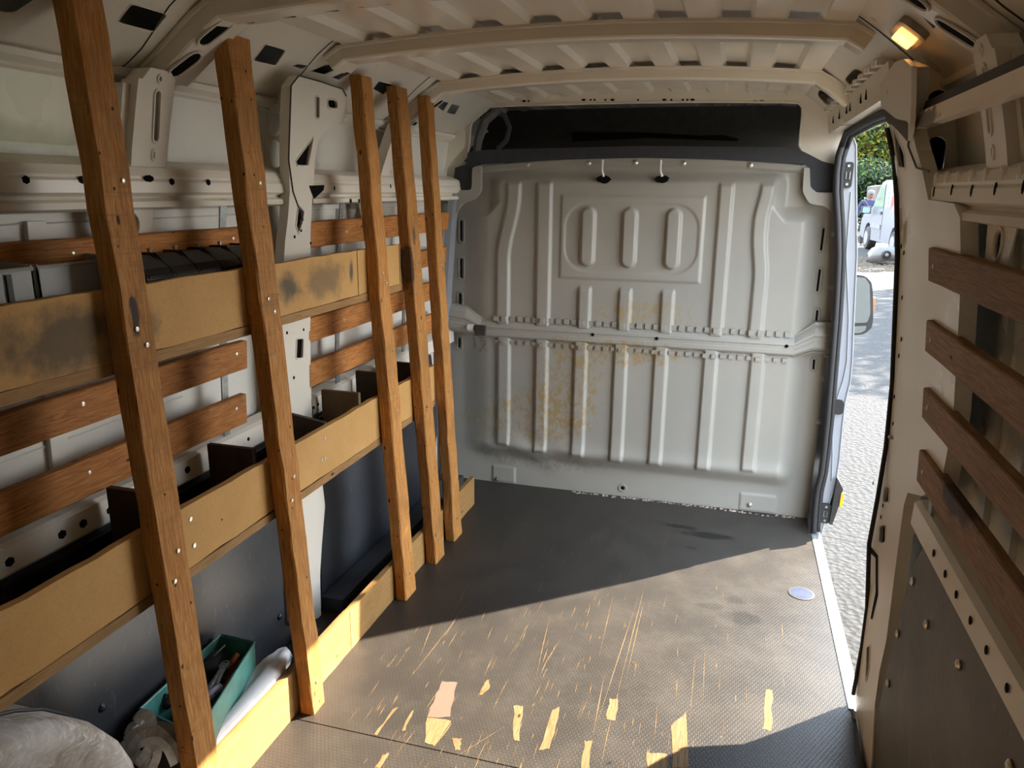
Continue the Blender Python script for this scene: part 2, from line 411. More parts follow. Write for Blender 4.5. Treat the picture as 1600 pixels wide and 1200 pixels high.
# ---- floor (two boards with a seam)
FX0, FX1 = -.885, .868; SEAM = -1.905
floor = B().box((FX0, SEAM + .0015, -.022), (FX1, -.004, 0)).mk('floor', M['floor']); floor['kind'] = 'structure'
B().box((FX0, YR, -.022), (FX1, SEAM - .0015, -.0006)).mk('floor_board', M['floor'], floor)
B().box((FX0, SEAM - .0015, -.022), (FX1, SEAM + .0015, -.003)).mk('joint_strip', plain('brown_joint_filler', (.30, .16, .07), .8), floor)
B().box((FX0 - .04, YR, -.12), (FX1 + .02, .0, -.03)).mk('underfloor', M['black'], floor)
# worn patches, seen where the laminate has gone
def patch(poly, mat, name='worn_patch'):
    P = [at_z(u, v, .0006) for u, v in poly]
    pts = []
    for i in range(len(P)):
        a, b = P[i], P[(i + 1) % len(P)]
        for k in range(4):
            q = a.lerp(b, k / 4); j = .0035 if k else .001
            pts.append((q.x + random.uniform(-j, j), q.y + random.uniform(-j, j)))
    return B().prism(pts, lambda a, b, w: (a, b, .0004 + w), .0003).mk(name, mat, floor)
patch([(691, 1064), (715, 1066), (703, 1120), (668, 1120), (680, 1090)], M['veneer'])
for poly in [[(668, 1121), (704, 1126), (706, 1130), (678, 1166), (663, 1160)], [(952, 1092), (966, 1093), (962, 1125), (948, 1124)], [(913, 1157), (926, 1158), (921, 1205), (908, 1203)],
             [(1048, 1135), (1072, 1112), (1076, 1200), (1050, 1200)], [(1011, 1175), (1042, 1178), (1042, 1215), (1010, 1215)], [(1197, 1077), (1207, 1078), (1205, 1142), (1192, 1140)],
             [(862, 1112), (874, 1104), (873, 1122), (858, 1170), (842, 1172)], [(802, 1103), (817, 1103), (812, 1160), (802, 1155)], [(706, 1153), (722, 1153), (719, 1172), (711, 1172)],
             [(757, 1066), (765, 1062), (765, 1075), (755, 1085), (750, 1085)], [(643, 1111), (646, 1110), (634, 1141), (628, 1142)], [(612, 1110), (622, 1105), (590, 1148), (584, 1148)],
             [(598, 1180), (608, 1176), (594, 1200), (585, 1200)]]:
    patch(poly, M['bare'])
# scratches: one countless set of fine cuts
sb = B(); rs = random.Random(3)
def scratch(u0, v0, u1, v1, w):
    a = at_z(u0, v0, .0005); b = at_z(u1, v1, .0005); d = (b - a); p = Vector((-d.y, d.x, 0)).normalized() * w
    m = a.lerp(b, .5) + p * rs.uniform(-1, 1)
    sb.add([a, m + p, m - p, b], [(0, 1, 3, 2)])
for l in [(1000, 700 + 225, 925, 1155, .0012), (1010, 905, 963, 1090, .0014), (1008, 930, 975, 1075, .001), (959, 925, 935, 1030, .001), (945, 1050, 925, 1155, .0015), (860, 960, 836, 1065, .0012), (958, 1110, 938, 1200, .001),
          (706, 975, 640, 1060, .0012), (735, 905, 700, 975, .001), (680, 965, 655, 1030, .0012), (722, 950, 690, 1000, .0015), (1053, 805, 1032, 872, .0008), (1101, 1010, 1098, 1100, .0008), (1087, 1020, 1077, 1130, .0008),
          (800, 1128, 700, 1190, .0008), (875, 1000, 850, 1040, .0012), (1027, 1100, 1022, 1160, .001), (1058, 1055, 1056, 1095, .001), (772, 1020, 755, 1060, .001), (622, 1020, 604, 1045, .001)]:
    scratch(*l)
for i in range(330):
    t = rs.random(); u = rs.uniform(560, 1230); v = rs.uniform(800, 1195)
    if u < 720 - (v - 820) * .6: continue
    if u > 1020 and rs.random() < .75: continue
    ln = rs.uniform(4, 26) * (v / 900) ** 2; du = (1143 - u) / (v - 300) * ln * rs.uniform(.75, 1.25) + rs.uniform(-2, 2)
    scratch(u, v, u - du, v + ln, rs.uniform(.0004, .0011))
o = sb.mk('scratch_marks', M['bare'], floor); o['kind'] = 'stuff'
# oval cap in the floor
c = at_z(1252, 928, 0)
fc = thing('floor_plug', (c.x, c.y, 0), 'round pale blue plastic plug set in the sunlit floor near the side door sill', 'plug')
B().lathe((c.x, c.y, .0005), (0, 0, 1), [(.046, 0), (.047, .002), (.043, .003)], 24).mk('rim', plain('yellowed_ring', (.10, .09, .06), .6), fc)
B().lathe((c.x, c.y, .001), (0, 0, 1), [(.042, 0), (.042, .003), (.02, .0035)], 24).mk('disc', plain('pale_blue_plastic', (.045, .055, .10), .5, spec=.3), fc)

# ---- ceiling: pressed roof skin
def roofz(x): return 1.895 - .034 * (x / .70) ** 2
V = []; F = []; xs = []
PER = .155
nper = 10
for i in range(nper + 1):
    x0 = -.80 + i * PER
    for dx, h in ((0, 0), (.066, 0), (.078, .016), (.143, .016)):
        xs.append((x0 + dx, h))
ys = [YR, -2.8, -1.985, -1.43, -.68, .02, .9]
for y in ys:
    for x, h in xs: V.append((x, y, roofz(x) - .012 + h))
nx = len(xs)
for j in range(len(ys) - 1):
    for i in range(nx - 1): F.append((j * nx + i, j * nx + i + 1, (j + 1) * nx + i + 1, (j + 1) * nx + i))
ceiling = mk('ceiling', V, F, M['roof'], recalc=False); ceiling['kind'] = 'structure'
B().box((-.97, YR, 1.95), (.97, 1.0, 1.965)).mk('outer_roof', M['white'], ceiling)

rear = thing('door_3', (0, YR, 0), kind='structure')
for x0, x1 in ((-.96, -.004), (.004, .96)):
    lf_ = B().box((x0, YR - .045, -.10), (x1, YR - .02, 1.95)).mk('door_leaf', M['roof'], rear)
    B().box((x0 + .12, YR - .02, .95), (x1 - .12, YR - .004, 1.75)).mk('window_blank', M['roof'], rear)
# cant panels between wall top and roof (both sides)
CA = Vector((-.875, 0, 1.705)); CB = Vector((-.655, 0, 1.868))
CD = CB - CA; CN = Vector((CD.z, 0, -CD.x)).normalized()      # inward-down normal
def cant_frame(s):
    def f(y, t, w):
        p = CA + CD * t - CN * w; return (p.x if s < 0 else -p.x, y, p.z)
    return f
def cantp(u, v, s):
    r = ray(u, v); c = Vector((CAM.x * (1 if s < 0 else -1), 0, CAM.z)); rr = Vector((r.x * (1 if s < 0 else -1), 0, r.z))
    k = (CA - c).dot(CN) / rr.dot(CN); p = c + rr * k; y = CAM.y + r.y * k
    return (y, (p - CA).dot(CD) / CD.length_squared)

wl = thing('wall_left', (-.93, -1.9, 0), kind='structure')
wr = thing('wall_right', (.93, -1.9, 0), kind='structure')
def skin_strip(s, y0, y1, z0, z1, name, parent, mat):
    zs = [z0] + [z for z, _ in SKT if z0 < z < z1] + [z1]
    prof = [(SK(z), z) for z in zs] + [(SK(z) + .004, z) for z in zs[::-1]]
    return B().sweep([(Vector((0, y, 0)), Vector((s, 0, 0)), Vector((0, 0, 1))) for y in (y0, y1)], prof).mk(name, mat, parent)
skin_strip(-1, YR, .9, -.4, 1.76, 'outer_skin', wl, M['skin'])
skin_strip(1, YR, -1.40, -.4, 1.76, 'outer_skin', wr, M['skin'])
skin_strip(1, -1.40, .9, 1.74, 1.76, 'header_skin', wr, M['skin'])
for s, w in ((-1, wl), (1, wr)):
    B().hexa([(s * .80, YR, 1.75), (s * .97, YR, 1.75), (s * .97, .9, 1.75), (s * .80, .9, 1.75), (s * .80, YR, 1.96), (s * .97, YR, 1.96), (s * .97, .9, 1.96), (s * .80, .9, 1.96)][:0] or
             [(s * .822, YR, 1.755), (s * .826, YR, 1.755), (s * .826, .9, 1.755), (s * .822, .9, 1.755), (s * .966, YR, 1.955), (s * .970, YR, 1.955), (s * .970, .9, 1.955), (s * .966, .9, 1.955)]).mk('gutter_skin', M['skin'], w)
hl = []
for q in [[(182, 35), (205, 5), (262, 22), (240, 50)], [(395, 95), (415, 68), (447, 78), (430, 103)], [(455, 103), (465, 99), (483, 102), (471, 108)],
          [(483, 111), (508, 100.5), (534, 100), (533, 105), (506, 117)], [(517, 121), (539.5, 111), (550, 113), (529, 125)],
          [(582, 139), (592, 126), (613, 132), (599, 148)], [(680, 165), (689, 157), (701.5, 160), (692.5, 174)], [(697, 176), (706, 162), (719, 165), (710.5, 179)]]:
    hl.append(rounded([cantp(u, v, -1) for u, v in q], .18))
yy = cantp(15, 20, -1)[0]
hl.append(oval((yy - .02, .35), (yy + .03, .75), .03))
plate('cant_rail', rect(YR, -.02, .02, 1.0), hl, cant_frame(-1), .0025, PAINT, wl, rims=.0018)
hr = [rounded([cantp(u, v, 1) for u, v in q], .15) for q in [[(1431, 13), (1440, 4), (1471, 38), (1459, 45)]]]
hr += [rounded(rect(-1.30, .25, -1.15, .5), .3), rounded(rect(-1.08, .1, -.78, .36), .3), rounded(rect(-1.05, .46, -.78, .68), .3), rounded(rect(-.48, .0, -.16, .82), .45)]
plate('cant_rail', rect(YR, -.02, .02, 1.0), hr, cant_frame(1), .0025, PAINT, wr, rims=.0018)
SEAL = plain('dark_sealer', (.06, .045, .03), .6)
for s, w, ylist in ((-1, wl, (-2.085, -1.885, -1.50, -.80, -.57)), (1, wr, (-2.085, -1.885, -1.50))):
    f_ = cant_frame(s)
    for y in ylist:
        B().tube([f_(y + .012 * math.sin(t * 6), t, -.0008) for t in (0, .15, .3, .45, .6, .75, .9, 1.0)], .0016, 5).mk('sealant_line', SEAL, w)
# folded lip below the cant rail
for s, w in ((-1, wl), (1, wr)):
    yend = 0 if s < 0 else -1.52
    B().sweep([(Vector((0, y, 0)), Vector((s, 0, 0)), Vector((0, 0, 1))) for y in (YR, yend)],
              [(.845, 1.712), (.850, 1.700), (.872, 1.690), (.872, 1.684), (.885, 1.676), (.885, 1.71), (.86, 1.72)]).mk('roof_lip', PAINT, w)

# roof bows and their side legs
def bowpath(zdrop=0.0, low=False):
    P = []
    for x in [i * .06 for i in range(-11, 12)]:
        z = roofz(x) - .016; P.append(Vector((x, 0, z)))
    for t in (.75, .45, .12): 
        q = CA + CD * t + CN * .006
        P.insert(0, Vector((q.x, 0, q.z))); P.append(Vector((-q.x, 0, q.z)))
    return P
def bow(y0, name, h=.034, w=.045, full=True, xr=None):
    P = bowpath(); 
    if xr: P = [p for p in P if xr[0] <= p.x <= xr[1]]
    path = []
    for i, p in enumerate(P):
        a = P[max(0, i - 1)]; b = P[min(len(P) - 1, i + 1)]; t = (b - a).normalized(); nn = Vector((t.z, 0, -t.x))
        path.append((p + Vector((0, y0, 0)), Vector((0, 1, 0)), nn))
    prof = [(-w - .012, -.004), (-w - .010, .003), (-w - .002, .004), (-w + .004, h - .004), (-w + .009, h), (-w + .022, h + .002), (w - .016, h + .001), (w - .010, h - .006), (w + .030, h - .007), (w + .030, h - .010), (w - .014, h - .009), (w - .020, h - .003), (-w + .012, h - .004), (-w + .004, 0)]
    o = B().sweep(path, prof).mk(name, M['roof'], ceiling)
    return o, path
def bow_slots(y0, path, w=.045, n=16, seed=1):
    r = random.Random(seed); k = 0
    for i in range(n):
        x = -.62 + 1.24 * i / (n - 1) + r.uniform(-.02, .02); L = r.choice([.006, .006, .010, .024]); z = roofz(x) - .016 - (.034 - .007) - .0004
        B().prism(oval((x - L, y0 + w + .010), (x + L, y0 + w + .010), .0035, 3), lambda a, b, c, z=z: (a, b, z - c), .0008).mk('slot_shade', HOLE_SHADE, ceiling)  # black plate on the flange paints the slot's dark inside
for k, y0 in enumerate((-2.80, -1.985, -1.43, -.68)):
    o, pth = bow(y0, 'roof_bow', xr=(-.71, .72) if k == 2 else ((-1, .80) if k == 3 else None))
    if k >= 1: bow_slots(y0, pth, seed=k)
# black ovals painting the shade of openings on the cant legs of the rear bow
def cant_hole(y0, t0, t1, r, s, w, proud=.043):
    c = Vector; dn = CD.length
    out = oval((y0, t0 * dn), (y0 + (.012), t1 * dn), r)
    def fr(y, d, h):
        p = CA + CD * (d / dn) + CN * (proud + h); return (p.x if s < 0 else -p.x, y, p.z)
    B().prism(out, fr, .0012).mk('oval_hole_shade', HOLE_SHADE, w)
    B().tube([fr(a, b, .001) for a, b in out], .0032, 6, closed=True).mk('hole_rim', PAINT, w)
for s, w in ((-1, wl), (1, wr)):
    cant_hole(-2.00, .30, .46, .021, s, w); cant_hole(-2.00, .68, .86, .021, s, w)
    if s < 0: cant_hole(-.675, .12, .26, .019, s, w); cant_hole(-.67, .55, .74, .019, s, w)

# front hoop and header in the plane of the bulkhead
inner = [(-.875, 1.45), (-.86, 1.56), (-.80, 1.62), (-.795, 1.66), (-.785, 1.748), (-.772, 1.79), (-.75, 1.822), (-.715, 1.838), (-.60, 1.841), (-.3, 1.843), (0, 1.843), (.3, 1.840), (.60, 1.832),
         (.645, 1.828), (.661, 1.81), (.664, 1.78), (.664, 1.66), (.68, 1.635), (.70, 1.60), (.745, 1.565), (.81, 1.555), (.83, 1.45)]
outer = [(.835, 1.45), (.842, 1.60), (.838, 1.70), (.815, 1.77), (.70, 1.90), (.0, 1.92), (-.70, 1.90), (-.84, 1.77), (-.93, 1.72), (-.95, 1.45)]
wf = None
# ---- bulkhead as a pressed sheet
def rb(d, w, e=.010):           # smooth rib profile, w = half width
    t = (w - abs(d)) / e
    return 0 if t <= 0 else (1 if t >= 1 else t * t * (3 - 2 * t))
def ss(a, b, t):
    t = max(0, min(1, (t - a) / (b - a))); return t * t * (3 - 2 * t)
def bh(x, z):
    """height of the pressed sheet towards the load space"""
    h = 0.0
    # domed field between the flanges
    fld = ss(-.84, -.68, x) * (1 - ss(.70, .80, x)) * ss(.135, .235, z) * (1 - ss(1.50, 1.56, z))
    # notch corners
    nl = ss(-.70, -.62, x) + (1 - ss(1.34, 1.42, z)); nr = (1 - ss(.57, .64, x)) + (1 - ss(1.34, 1.42, z))
    fld *= min(1, nl) * min(1, nr)
    h += .045 * fld
    h += .018 * math.exp(-((z - .20) / .05) ** 2) * ss(-.80, -.6, x) * (1 - ss(.7, .8, x))
    # ribs: (x top, x bottom, z range)
    up = lambda a, b, z0, z1, z: rb(z - (z0 + z1) / 2, (z1 - z0) / 2, .02)
    fr = (z - .86) / (1.51 - .86)
    bow_ = max(0, fr) ** 1.0
    if z > .84:
        for xb, xt, w in ((-.585, -.585 + .0, .036), (-.415, -.415, .038), (.385, .385, .034), (.54, .54, .034)):
            xc = xb + (xt - xb) * fr
            if xb == -.585: xc = -.612 + .05 * ss(1.15, 1.45, z)
            if xb == .54: xc = .555 - .02 * ss(1.1, 1.3, z) + .02 * ss(1.35, 1.5, z)
            h += .016 * rb(x - xc, w, .012) * (1 - ss(1.49, 1.515, z))
        for xc in (-.215, -.027, .165):
            h += .016 * rb(x - xc, .033, .012) * ss(.78, .8, z) * (1 - ss(1.02, 1.045, z))
    if z < .80:
        for xc, zb in ((-.605, .22), (-.415, .20), (-.225, .20), (-.035, .19), (.150, .195), (.372, .195), (.575, .215)):
            h += .016 * rb(x - xc, .035, .012) * ss(zb - .005, zb + .022, z)
    # hatch panel with three beads
    bx = max(abs(x + .018) - .318, abs(z - 1.262) - .187)
    h += .008 * ss(.006, -.006, bx)
    bx2 = math.hypot(max(abs(x + .018) - .19, 0), max(abs(z - 1.262) - .045, 0)) - .105
    h -= .006 * ss(.008, -.001, bx2)
    for xc in (-.208, -.02, .172):
        d = math.hypot(x - xc, max(abs(z - 1.265) - .10, 0)); h += .022 * ss(.036, .024, d)
    # lower pads
    for x0, x1 in ((-.68, -.55), (.55, .72)):
        h += .006 * ss(x0, x0 + .01, x) * (1 - ss(x1 - .01, x1, x)) * (1 - ss(.085, .095, z)) * ss(.0, .012, z)
    # dents in the lower left
    h += .006 * math.sin(x * 23 + z * 31) * math.exp(-((x + .45) / .25) ** 2 - ((z - .2) / .1) ** 2)
    return h
def tops(x): return 1.612 - .035 * (x / .72) ** 2
NX, NZ = 360, 300
V = []; F = []
for j in range(NZ + 1):
    for i in range(NX + 1):
        x = -.905 + (1.77) * i / NX; z = tops(min(max(x, -.75), .72)) * j / NZ
        V.append((x, -bh(x, z), z))
for j in range(NZ):
    for i in range(NX):
        a = j * (NX + 1) + i; F.append((a, a + 1, a + NX + 2, a + NX + 1))
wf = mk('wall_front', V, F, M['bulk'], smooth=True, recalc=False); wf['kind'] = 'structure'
plate('hoop_frame', outer + inner, [], lambda a, b, w: (a, -.012 + w, b), .004, PAINT, wf)
# hoop edge bead + header underside with black plates painting hole shade
B().tube([(a, -.012, b) for a, b in inner[2:20]], .005, 6).mk('hoop_edge', PAINT, wf)
for u in (819, 826, 912, 923, 929, 946, 957, 997, 1038, 1049, 1067, 1074, 1082, 1180, 1190):
    p = at_y(u, 156 if 900 < u < 1150 else 158, -.0125); L = .004 if u in (826, 923, 929, 946, 997, 1049, 1067, 1074, 1180) else .008
    B().prism(oval((p.x - L + .003, p.z), (p.x + L - .003, p.z), .0042, 3), lambda a, b, w: (a, -.0135 - w, b), .001).mk('hole', HOLE_SHADE, wf)
# top flange of the bulkhead, bolts
prof = [(.0, -.03), (.012, -.03), (.016, -.022), (.016, -.002), (.012, .002), (0, .002)]
B().sweep([(Vector((x, 0, tops(x))), Vector((0, -1, 0)), Vector((0, 0, 1))) for x in [-.745 + 1.455 * i / 20 for i in range(21)]], prof).mk('top_flange', M['bulk'], wf)
for u, v in ((825, 257), (920, 255), (993, 254), (1068, 255), (1172, 258)):
    p = at_y(u, v, -.018); B().lathe(p, (0, -1, 0), [(.012, 0), (.012, .002), (.007, .004), (.007, .007), (.003, .009)], 10).mk('bolt', M['screw'], wf)
# notch corner brackets, side slots and bolts
for u0, v0, u1, v1 in ((721, 346, 721, 375), (721, 405, 721, 433), (719, 460, 719, 478), (718, 529, 718, 542), (1287, 358, 1283, 390), (1281, 422, 1277, 454), (1277, 486, 1275, 506), (1272, 563, 1271, 576)):
    p = at_y(u0, v0, -.004); q = at_y(u1, v1, -.004); dy = bh(p.x, (p.z + q.z) / 2)
    out = oval((p.x, p.z), (q.x, q.z), .0045, 4)
    B().prism(out, lambda a, b, w, dy=dy: (a, -dy - .003 - w, b), .0012).mk('slot_shade', HOLE_SHADE, wf)
    B().tube([(a, -dy - .002, b) for a, b in oval((p.x, p.z), (q.x, q.z), .014, 5)], .0028, 6, closed=True).mk('slot_rim', M['bulk'], wf)
for u, v in ((708, 354), (706, 424), (706, 490), (1303, 366), (1299, 449), (1294, 521), (1292, 555), (1287, 591), (1280, 659), (1171, 788), (737 + 40, 748), (1297, 322), (742, 275)):
    p = at_y(u, v, 0); dy = bh(p.x, p.z)
    B().lathe((p.x, -dy - .0005, p.z), (0, -1, 0), [(.013, 0), (.013, .002), (.007, .003), (.006, .008), (.002, .009)], 10).mk('bolt', M['screw'], wf)
p = at_y(973, 762, 0); B().lathe((p.x, -bh(p.x, p.z) - .001, p.z), (0, -1, 0), [(.022, 0), (.020, .004), (.014, .004), (.011, .001)], 16).mk('boss', M['bulk'], wf)
B().lathe((p.x, -bh(p.x, p.z) - .002, p.z), (0, -1, 0), [(.009, 0), (.009, .003)], 10).mk('hole', HOLE_SHADE, wf)
# curved pressed corner brackets
for poly in ([(739, 262), (752, 258), (752, 298), (742, 312), (722, 318), (712, 335), (708, 318), (716, 298), (738, 297)], [(1256, 262), (1265, 262), (1266, 292), (1276, 301), (1306, 301), (1307, 326), (1300, 331), (1288, 322), (1264, 318), (1254, 300)]):
    pts = [at_y(u, v, -.05) for u, v in poly]
    plate('corner_bracket', rounded([(p.x, p.z) for p in pts], .25), [], lambda a, b, w: (a, -.030 - w, b), .03, M['bulk'], wf)
# cross member
bz0, bz1 = .757, .862
xs_ = [-.80, -.74, -.66, .74, .80, .872]
path = []
for x in [-.895, -.80, -.72] + [-.64 + i * .1 for i in range(14)] + [.72, .80, .868]:
    k = ss(-.84, -.72, x) * (1 - ss(.735, .80, x)); path.append((Vector((x, 0, .812 + .045 * (1 - k))), Vector((0, -1, 0)), Vector((0, 0, 1 + .35 * (1 - k)))))
prof = [(-.01, -.052), (.052, -.050), (.056, -.044), (.072, -.036), (.078, -.028), (.0775, -.012), (.074, -.008), (.074, .006), (.0775, .010), (.076, .020), (.066, .034), (.056, .044), (.052, .052), (-.01, .054)]
B().sweep(path, [(a - .012, b) for a, b in prof]).mk('cross_member', M['bulk'], wf)
tb = B()
for i in range(36):                      # crimped tabs along both edges
    x = -.64 + i * .038
    for z, hz in ((.868, .012), (.752, .009)):
        on = any(abs(x - xc) < .045 for xc in (-.612, -.415, -.22, -.03, .16, .38, .56))
        d = bh(x, .90 if z > .8 else .70) + .006
        tb.box((x - .011, -d - .004, z - hz), (x + .011, -d + .01, z + hz))
o = tb.mk('crimped_tabs', M['bulk'], wf); o['kind'] = 'stuff'
for u, v in ((926, 523), (1026, 529), (1229, 541)):
    p = at_y(u, v, -.066); B().lathe((p.x, -.0655, p.z), (0, -1, 0), [(.008, 0), (.008, .001)], 12).mk('hole', HOLE_SHADE, wf)
p = at_y(750, 514, -.07)
B().box((p.x - .022, -.085, p.z - .03), (p.x + .03, -.04, p.z + .02)).box((p.x - .014, -.095, p.z - .012), (p.x + .012, -.085, p.z + .014)).mk('bent_latch', plain('greasy_steel', (.10, .085, .07), .4, .5), wf)
B().lathe((p.x - .03, -.065, p.z + .003), (-1, 0, 0), [(.018, 0), (.018, .03), (.012, .036)], 12).mk('white_spacer', M['whitep'], wf)
# white pegs with black foam blots
for u, k in ((942, 0), (1033, 1)):
    a = at_y(u, 250, -.05); b = at_y(u + 1, 283, -.05)
    pg = thing('cable_tie_peg', (b.x, -.05, b.z), ['left of two white cable ties poking from black foam at the bulkhead top', 'right of two white cable ties poking from black foam at the bulkhead top'][k], 'cable tie')
    B().tube([(a.x, -.055, a.z), (a.x, -.058, (a.z + b.z) / 2), (b.x, -.05, b.z + .02)], [.0045, .004, .006], 8).mk('tie', M['whitep'], pg)
    r = random.Random(k); pts = [(b.x + math.cos(t * PI / 9) * r.uniform(.026, .037), b.z + .008 + math.sin(t * PI / 9) * r.uniform(.014, .02)) for t in range(18)]
    B().prism(pts, lambda a_, b_, w: (a_, -.046 - w, b_), .006).mk('foam', M['hole_shade_foam'], pg)
# debris line at the bulkhead foot
db = B(); r = random.Random(5)
for i in range(130):
    x = r.uniform(-.25, .80); s_ = r.uniform(.002, .008); y = -.012 - abs(r.gauss(0, .006)) - bh(x, .01)
    db.hexa([(x - s_, y - s_, .0005), (x + s_, y - s_ * .6, .0005), (x + s_ * .8, y + s_, .0005), (x - s_, y + s_, .0005), (x - s_ * .6, y - s_ * .5, s_), (x + s_ * .6, y - s_ * .3, s_ * .8), (x + s_ * .4, y + s_ * .5, s_), (x - s_ * .5, y + s_ * .4, s_ * .7)])
o = db.mk('crumbs', plain('brown_and_white_crumbs', (.45, .36, .28), .8, var=.8, sc=90), wf); o['kind'] = 'stuff'

# ---- black trim over the bulkhead and the dark cab headlining behind it
t1 = [(707, 297), (711, 262), (728, 257), (731, 238), (760, 234), (1000, 228), (1240, 230), (1262, 240), (1285, 252), (1304, 257), (1310, 300), (1275, 300), (1267, 292), (1265, 262), (1255, 256), (1130, 249), (1003, 246), (860, 250), (750, 257), (745, 262), (743, 290), (736, 297)]
pts = [at_y(u, v, -.035) for u, v in t1]
o = plate('trim_1', [(p.x, p.z) for p in pts], [], lambda a, b, w: (a, -.035 + w, b), .012, M['navy']); o['kind'] = 'structure'
V = []; F = []
rows = [(.02, 1.60), (.10, 1.625), (.22, 1.66), (.34, 1.76), (.36, 1.86)]
for y, z in rows:
    for i in range(13):
        x = -.9 + 1.8 * i / 12; V.append((x, y + .04 * abs(x), z))
for j in range(len(rows) - 1):
    for i in range(12): F.append((j * 13 + i, j * 13 + i + 1, (j + 1) * 13 + i + 1, (j + 1) * 13 + i))
t2 = mk('trim_2', V, F, plain('charcoal_headlining', (.05, .05, .048), .85), smooth=True, recalc=False); t2['kind'] = 'structure'
q = [at_y(u, v, .30) for u, v in ((893, 206), (1010, 207), (1090, 212), (1130, 211), (1154, 217), (1150, 229), (1000, 229), (897, 227))]
B().prism([(p.x, p.z) for p in q], lambda a, b, w: (a, .27 + w + (b - 1.66) * .3, b), .01).mk('slot_recess', M['hole_shade_foam'], t2)
B().tube([(-.80, .10, 1.60), (-.785, .10, 1.70), (-.75, .10, 1.79), (-.68, .10, 1.84)], [.02, .022, .024, .02], 8).mk('cab_hoop', plain('grey_cab_metal', (.25, .25, .26), .45), t2)
B().tube([(-.70, .14, 1.66), (-.655, .14, 1.70), (-.64, .14, 1.76), (-.665, .14, 1.81), (-.70, .14, 1.83)], .012, 8).mk('cab_bracket', plain('dark_grey_cab_metal', (.12, .12, .13), .5), t2)
B().box((-.9, .9, 0), (.9, .92, 1.9)).mk('cab_front', M['black'], t2)
B().box((-.93, .02, -.1), (.9, .9, -.05)).mk('cab_floor', M['black'], t2)

# ================================================================ LEFT WALL
def belt(s, y0, y1, parent):
    z = lambda v: v
    prof = [(.05, 1.528), (.012, 1.516), (.002, 1.510), (-.004, 1.492), (-.002, 1.486), (-.006, 1.48), (-.006, 1.456), (.012, 1.449), (.014, 1.443), (-.002, 1.437), (-.004, 1.424), (.03, 1.418), (.06, 1.416)]
    V = []; F = []
    for y in (y0, y1):
        for o, zz in prof: V.append((s * (SX(1.46) + .012 + o), y, zz))
    nn = len(prof)
    for k in range(nn - 1): F.append((k, k + 1, nn + k + 1, nn + k))
    return mk('belt_rail', V, F, PAINT, parent, recalc=False)
belt(-1, YR, -1.50, wl); belt(-1, -1.37, -.02, wl); belt(1, YR, -1.52, wr)
def lower_rail(s, y0, y1, parent):
    prof = [(.05, .80), (.01, .795), (-.002, .788), (-.004, .735), (.002, .728), (.05, .722)]
    V = []; F = []
    for y in (y0, y1):
        for o, zz in prof: V.append((s * (.878 + o), y, zz))
    nn = len(prof)
    for k in range(nn - 1): F.append((k, k + 1, nn + k + 1, nn + k))
    return mk('lower_rail', V, F, PAINT, parent, recalc=False)
lower_rail(-1, YR, -1.50, wl); lower_rail(-1, -1.37, -.02, wl); lower_rail(1, YR, -1.72, wr)
def side_hole(s, x, y, z, ry, rz, parent, n=6):
    pts = [(y + ry * math.cos(2 * PI * (k + .5) / n), z + rz * math.sin(2 * PI * (k + .5) / n)) for k in range(n)]
    B().prism(pts, lambda a, b, w: (x - s * w, a, b), .0015).mk('hole', HOLE_SHADE, parent)  # no cut here: a black plate paints the hole's shade
for u, v in ((40, 281), (127, 281), (268, 284), (325, 285)):
    p = at_x(u, v, -.829); side_hole(-1, -.829, p.y, p.z, .009, .008, wl)
p = at_x(232, 279, -.829); side_hole(-1, -.829, p.y, p.z, .016, .008, wl, 7)
for u, v in ((522, 294), (561, 314), (610, 291), (620, 291), (638, 315), (684, 293), (548, 314)):
    p = at_x(u, v, -.829); side_hole(-1, -.829, p.y, p.z, .006, .009, wl, 4)
for u, v in ((15, 878), (97, 835), (130, 818), (172, 797), (293, 734), (388, 686), (497, 632), (490, 637)):
    p = at_x(u, v, -.875); side_hole(-1, -.8755, p.y, p.z, .011 if u < 300 else .006, .010 if u < 300 else .006, wl)
for u, v in ((1460, 300), (1488, 297), (1519, 298), (1556, 295), (1600, 292)):
    p = at_x(u, v, .829); side_hole(1, .829, p.y, p.z, .006, .011, wr, 8)
for i in range(9):                               # pressed beads on the right belt rail
    y = -1.60 - i * .085; B().lathe((.834, y, 1.502), (-1, 0, 0), [(.014, 0), (.011, .004), (.004, .006)], 10).mk('bead', PAINT, wr)
# upper rear pillars (both sides)
for s, w in ((-1, wl), (1, wr)):
    y0, y1 = -2.125, -1.995
    holes = [oval((-2.038, 1.575), (-2.045, 1.665), .0095), oval((-2.04, 1.533), (-2.04, 1.543), .005, 4), oval((-2.045, 1.695), (-2.045, 1.698), .006, 4)]
    def fr(y, z, ww, s=s): return (s * (SX(z) + .030 - .05 * ss(1.52, 1.72, z) * 0 + ww), y, z)
    plate('window_pillar', [(y0 + .02, 1.505), (y1, 1.505), (y1, 1.70), (y1 - .02, 1.715), (y0 + .05, 1.715), (y0 + .03, 1.69), (y0 + .02, 1.69)], holes, fr, .045, PAINT, w, cuts=((), ZB), rims=.0035, voids=.012)
    B().hexa([(s * (SX(1.51) + .05), y0, 1.51), (s * (SX(1.51) + .05), y0 + .025, 1.51), (s * (SX(1.51) + .09), y0 + .025, 1.51), (s * (SX(1.51) + .09), y0, 1.51),
              (s * (SX(1.68) + .05), y0, 1.68), (s * (SX(1.68) + .05), y0 + .025, 1.68), (s * (SX(1.68) + .09), y0 + .025, 1.68), (s * (SX(1.68) + .09), y0, 1.68)]).mk('pillar_flange', PAINT, w)
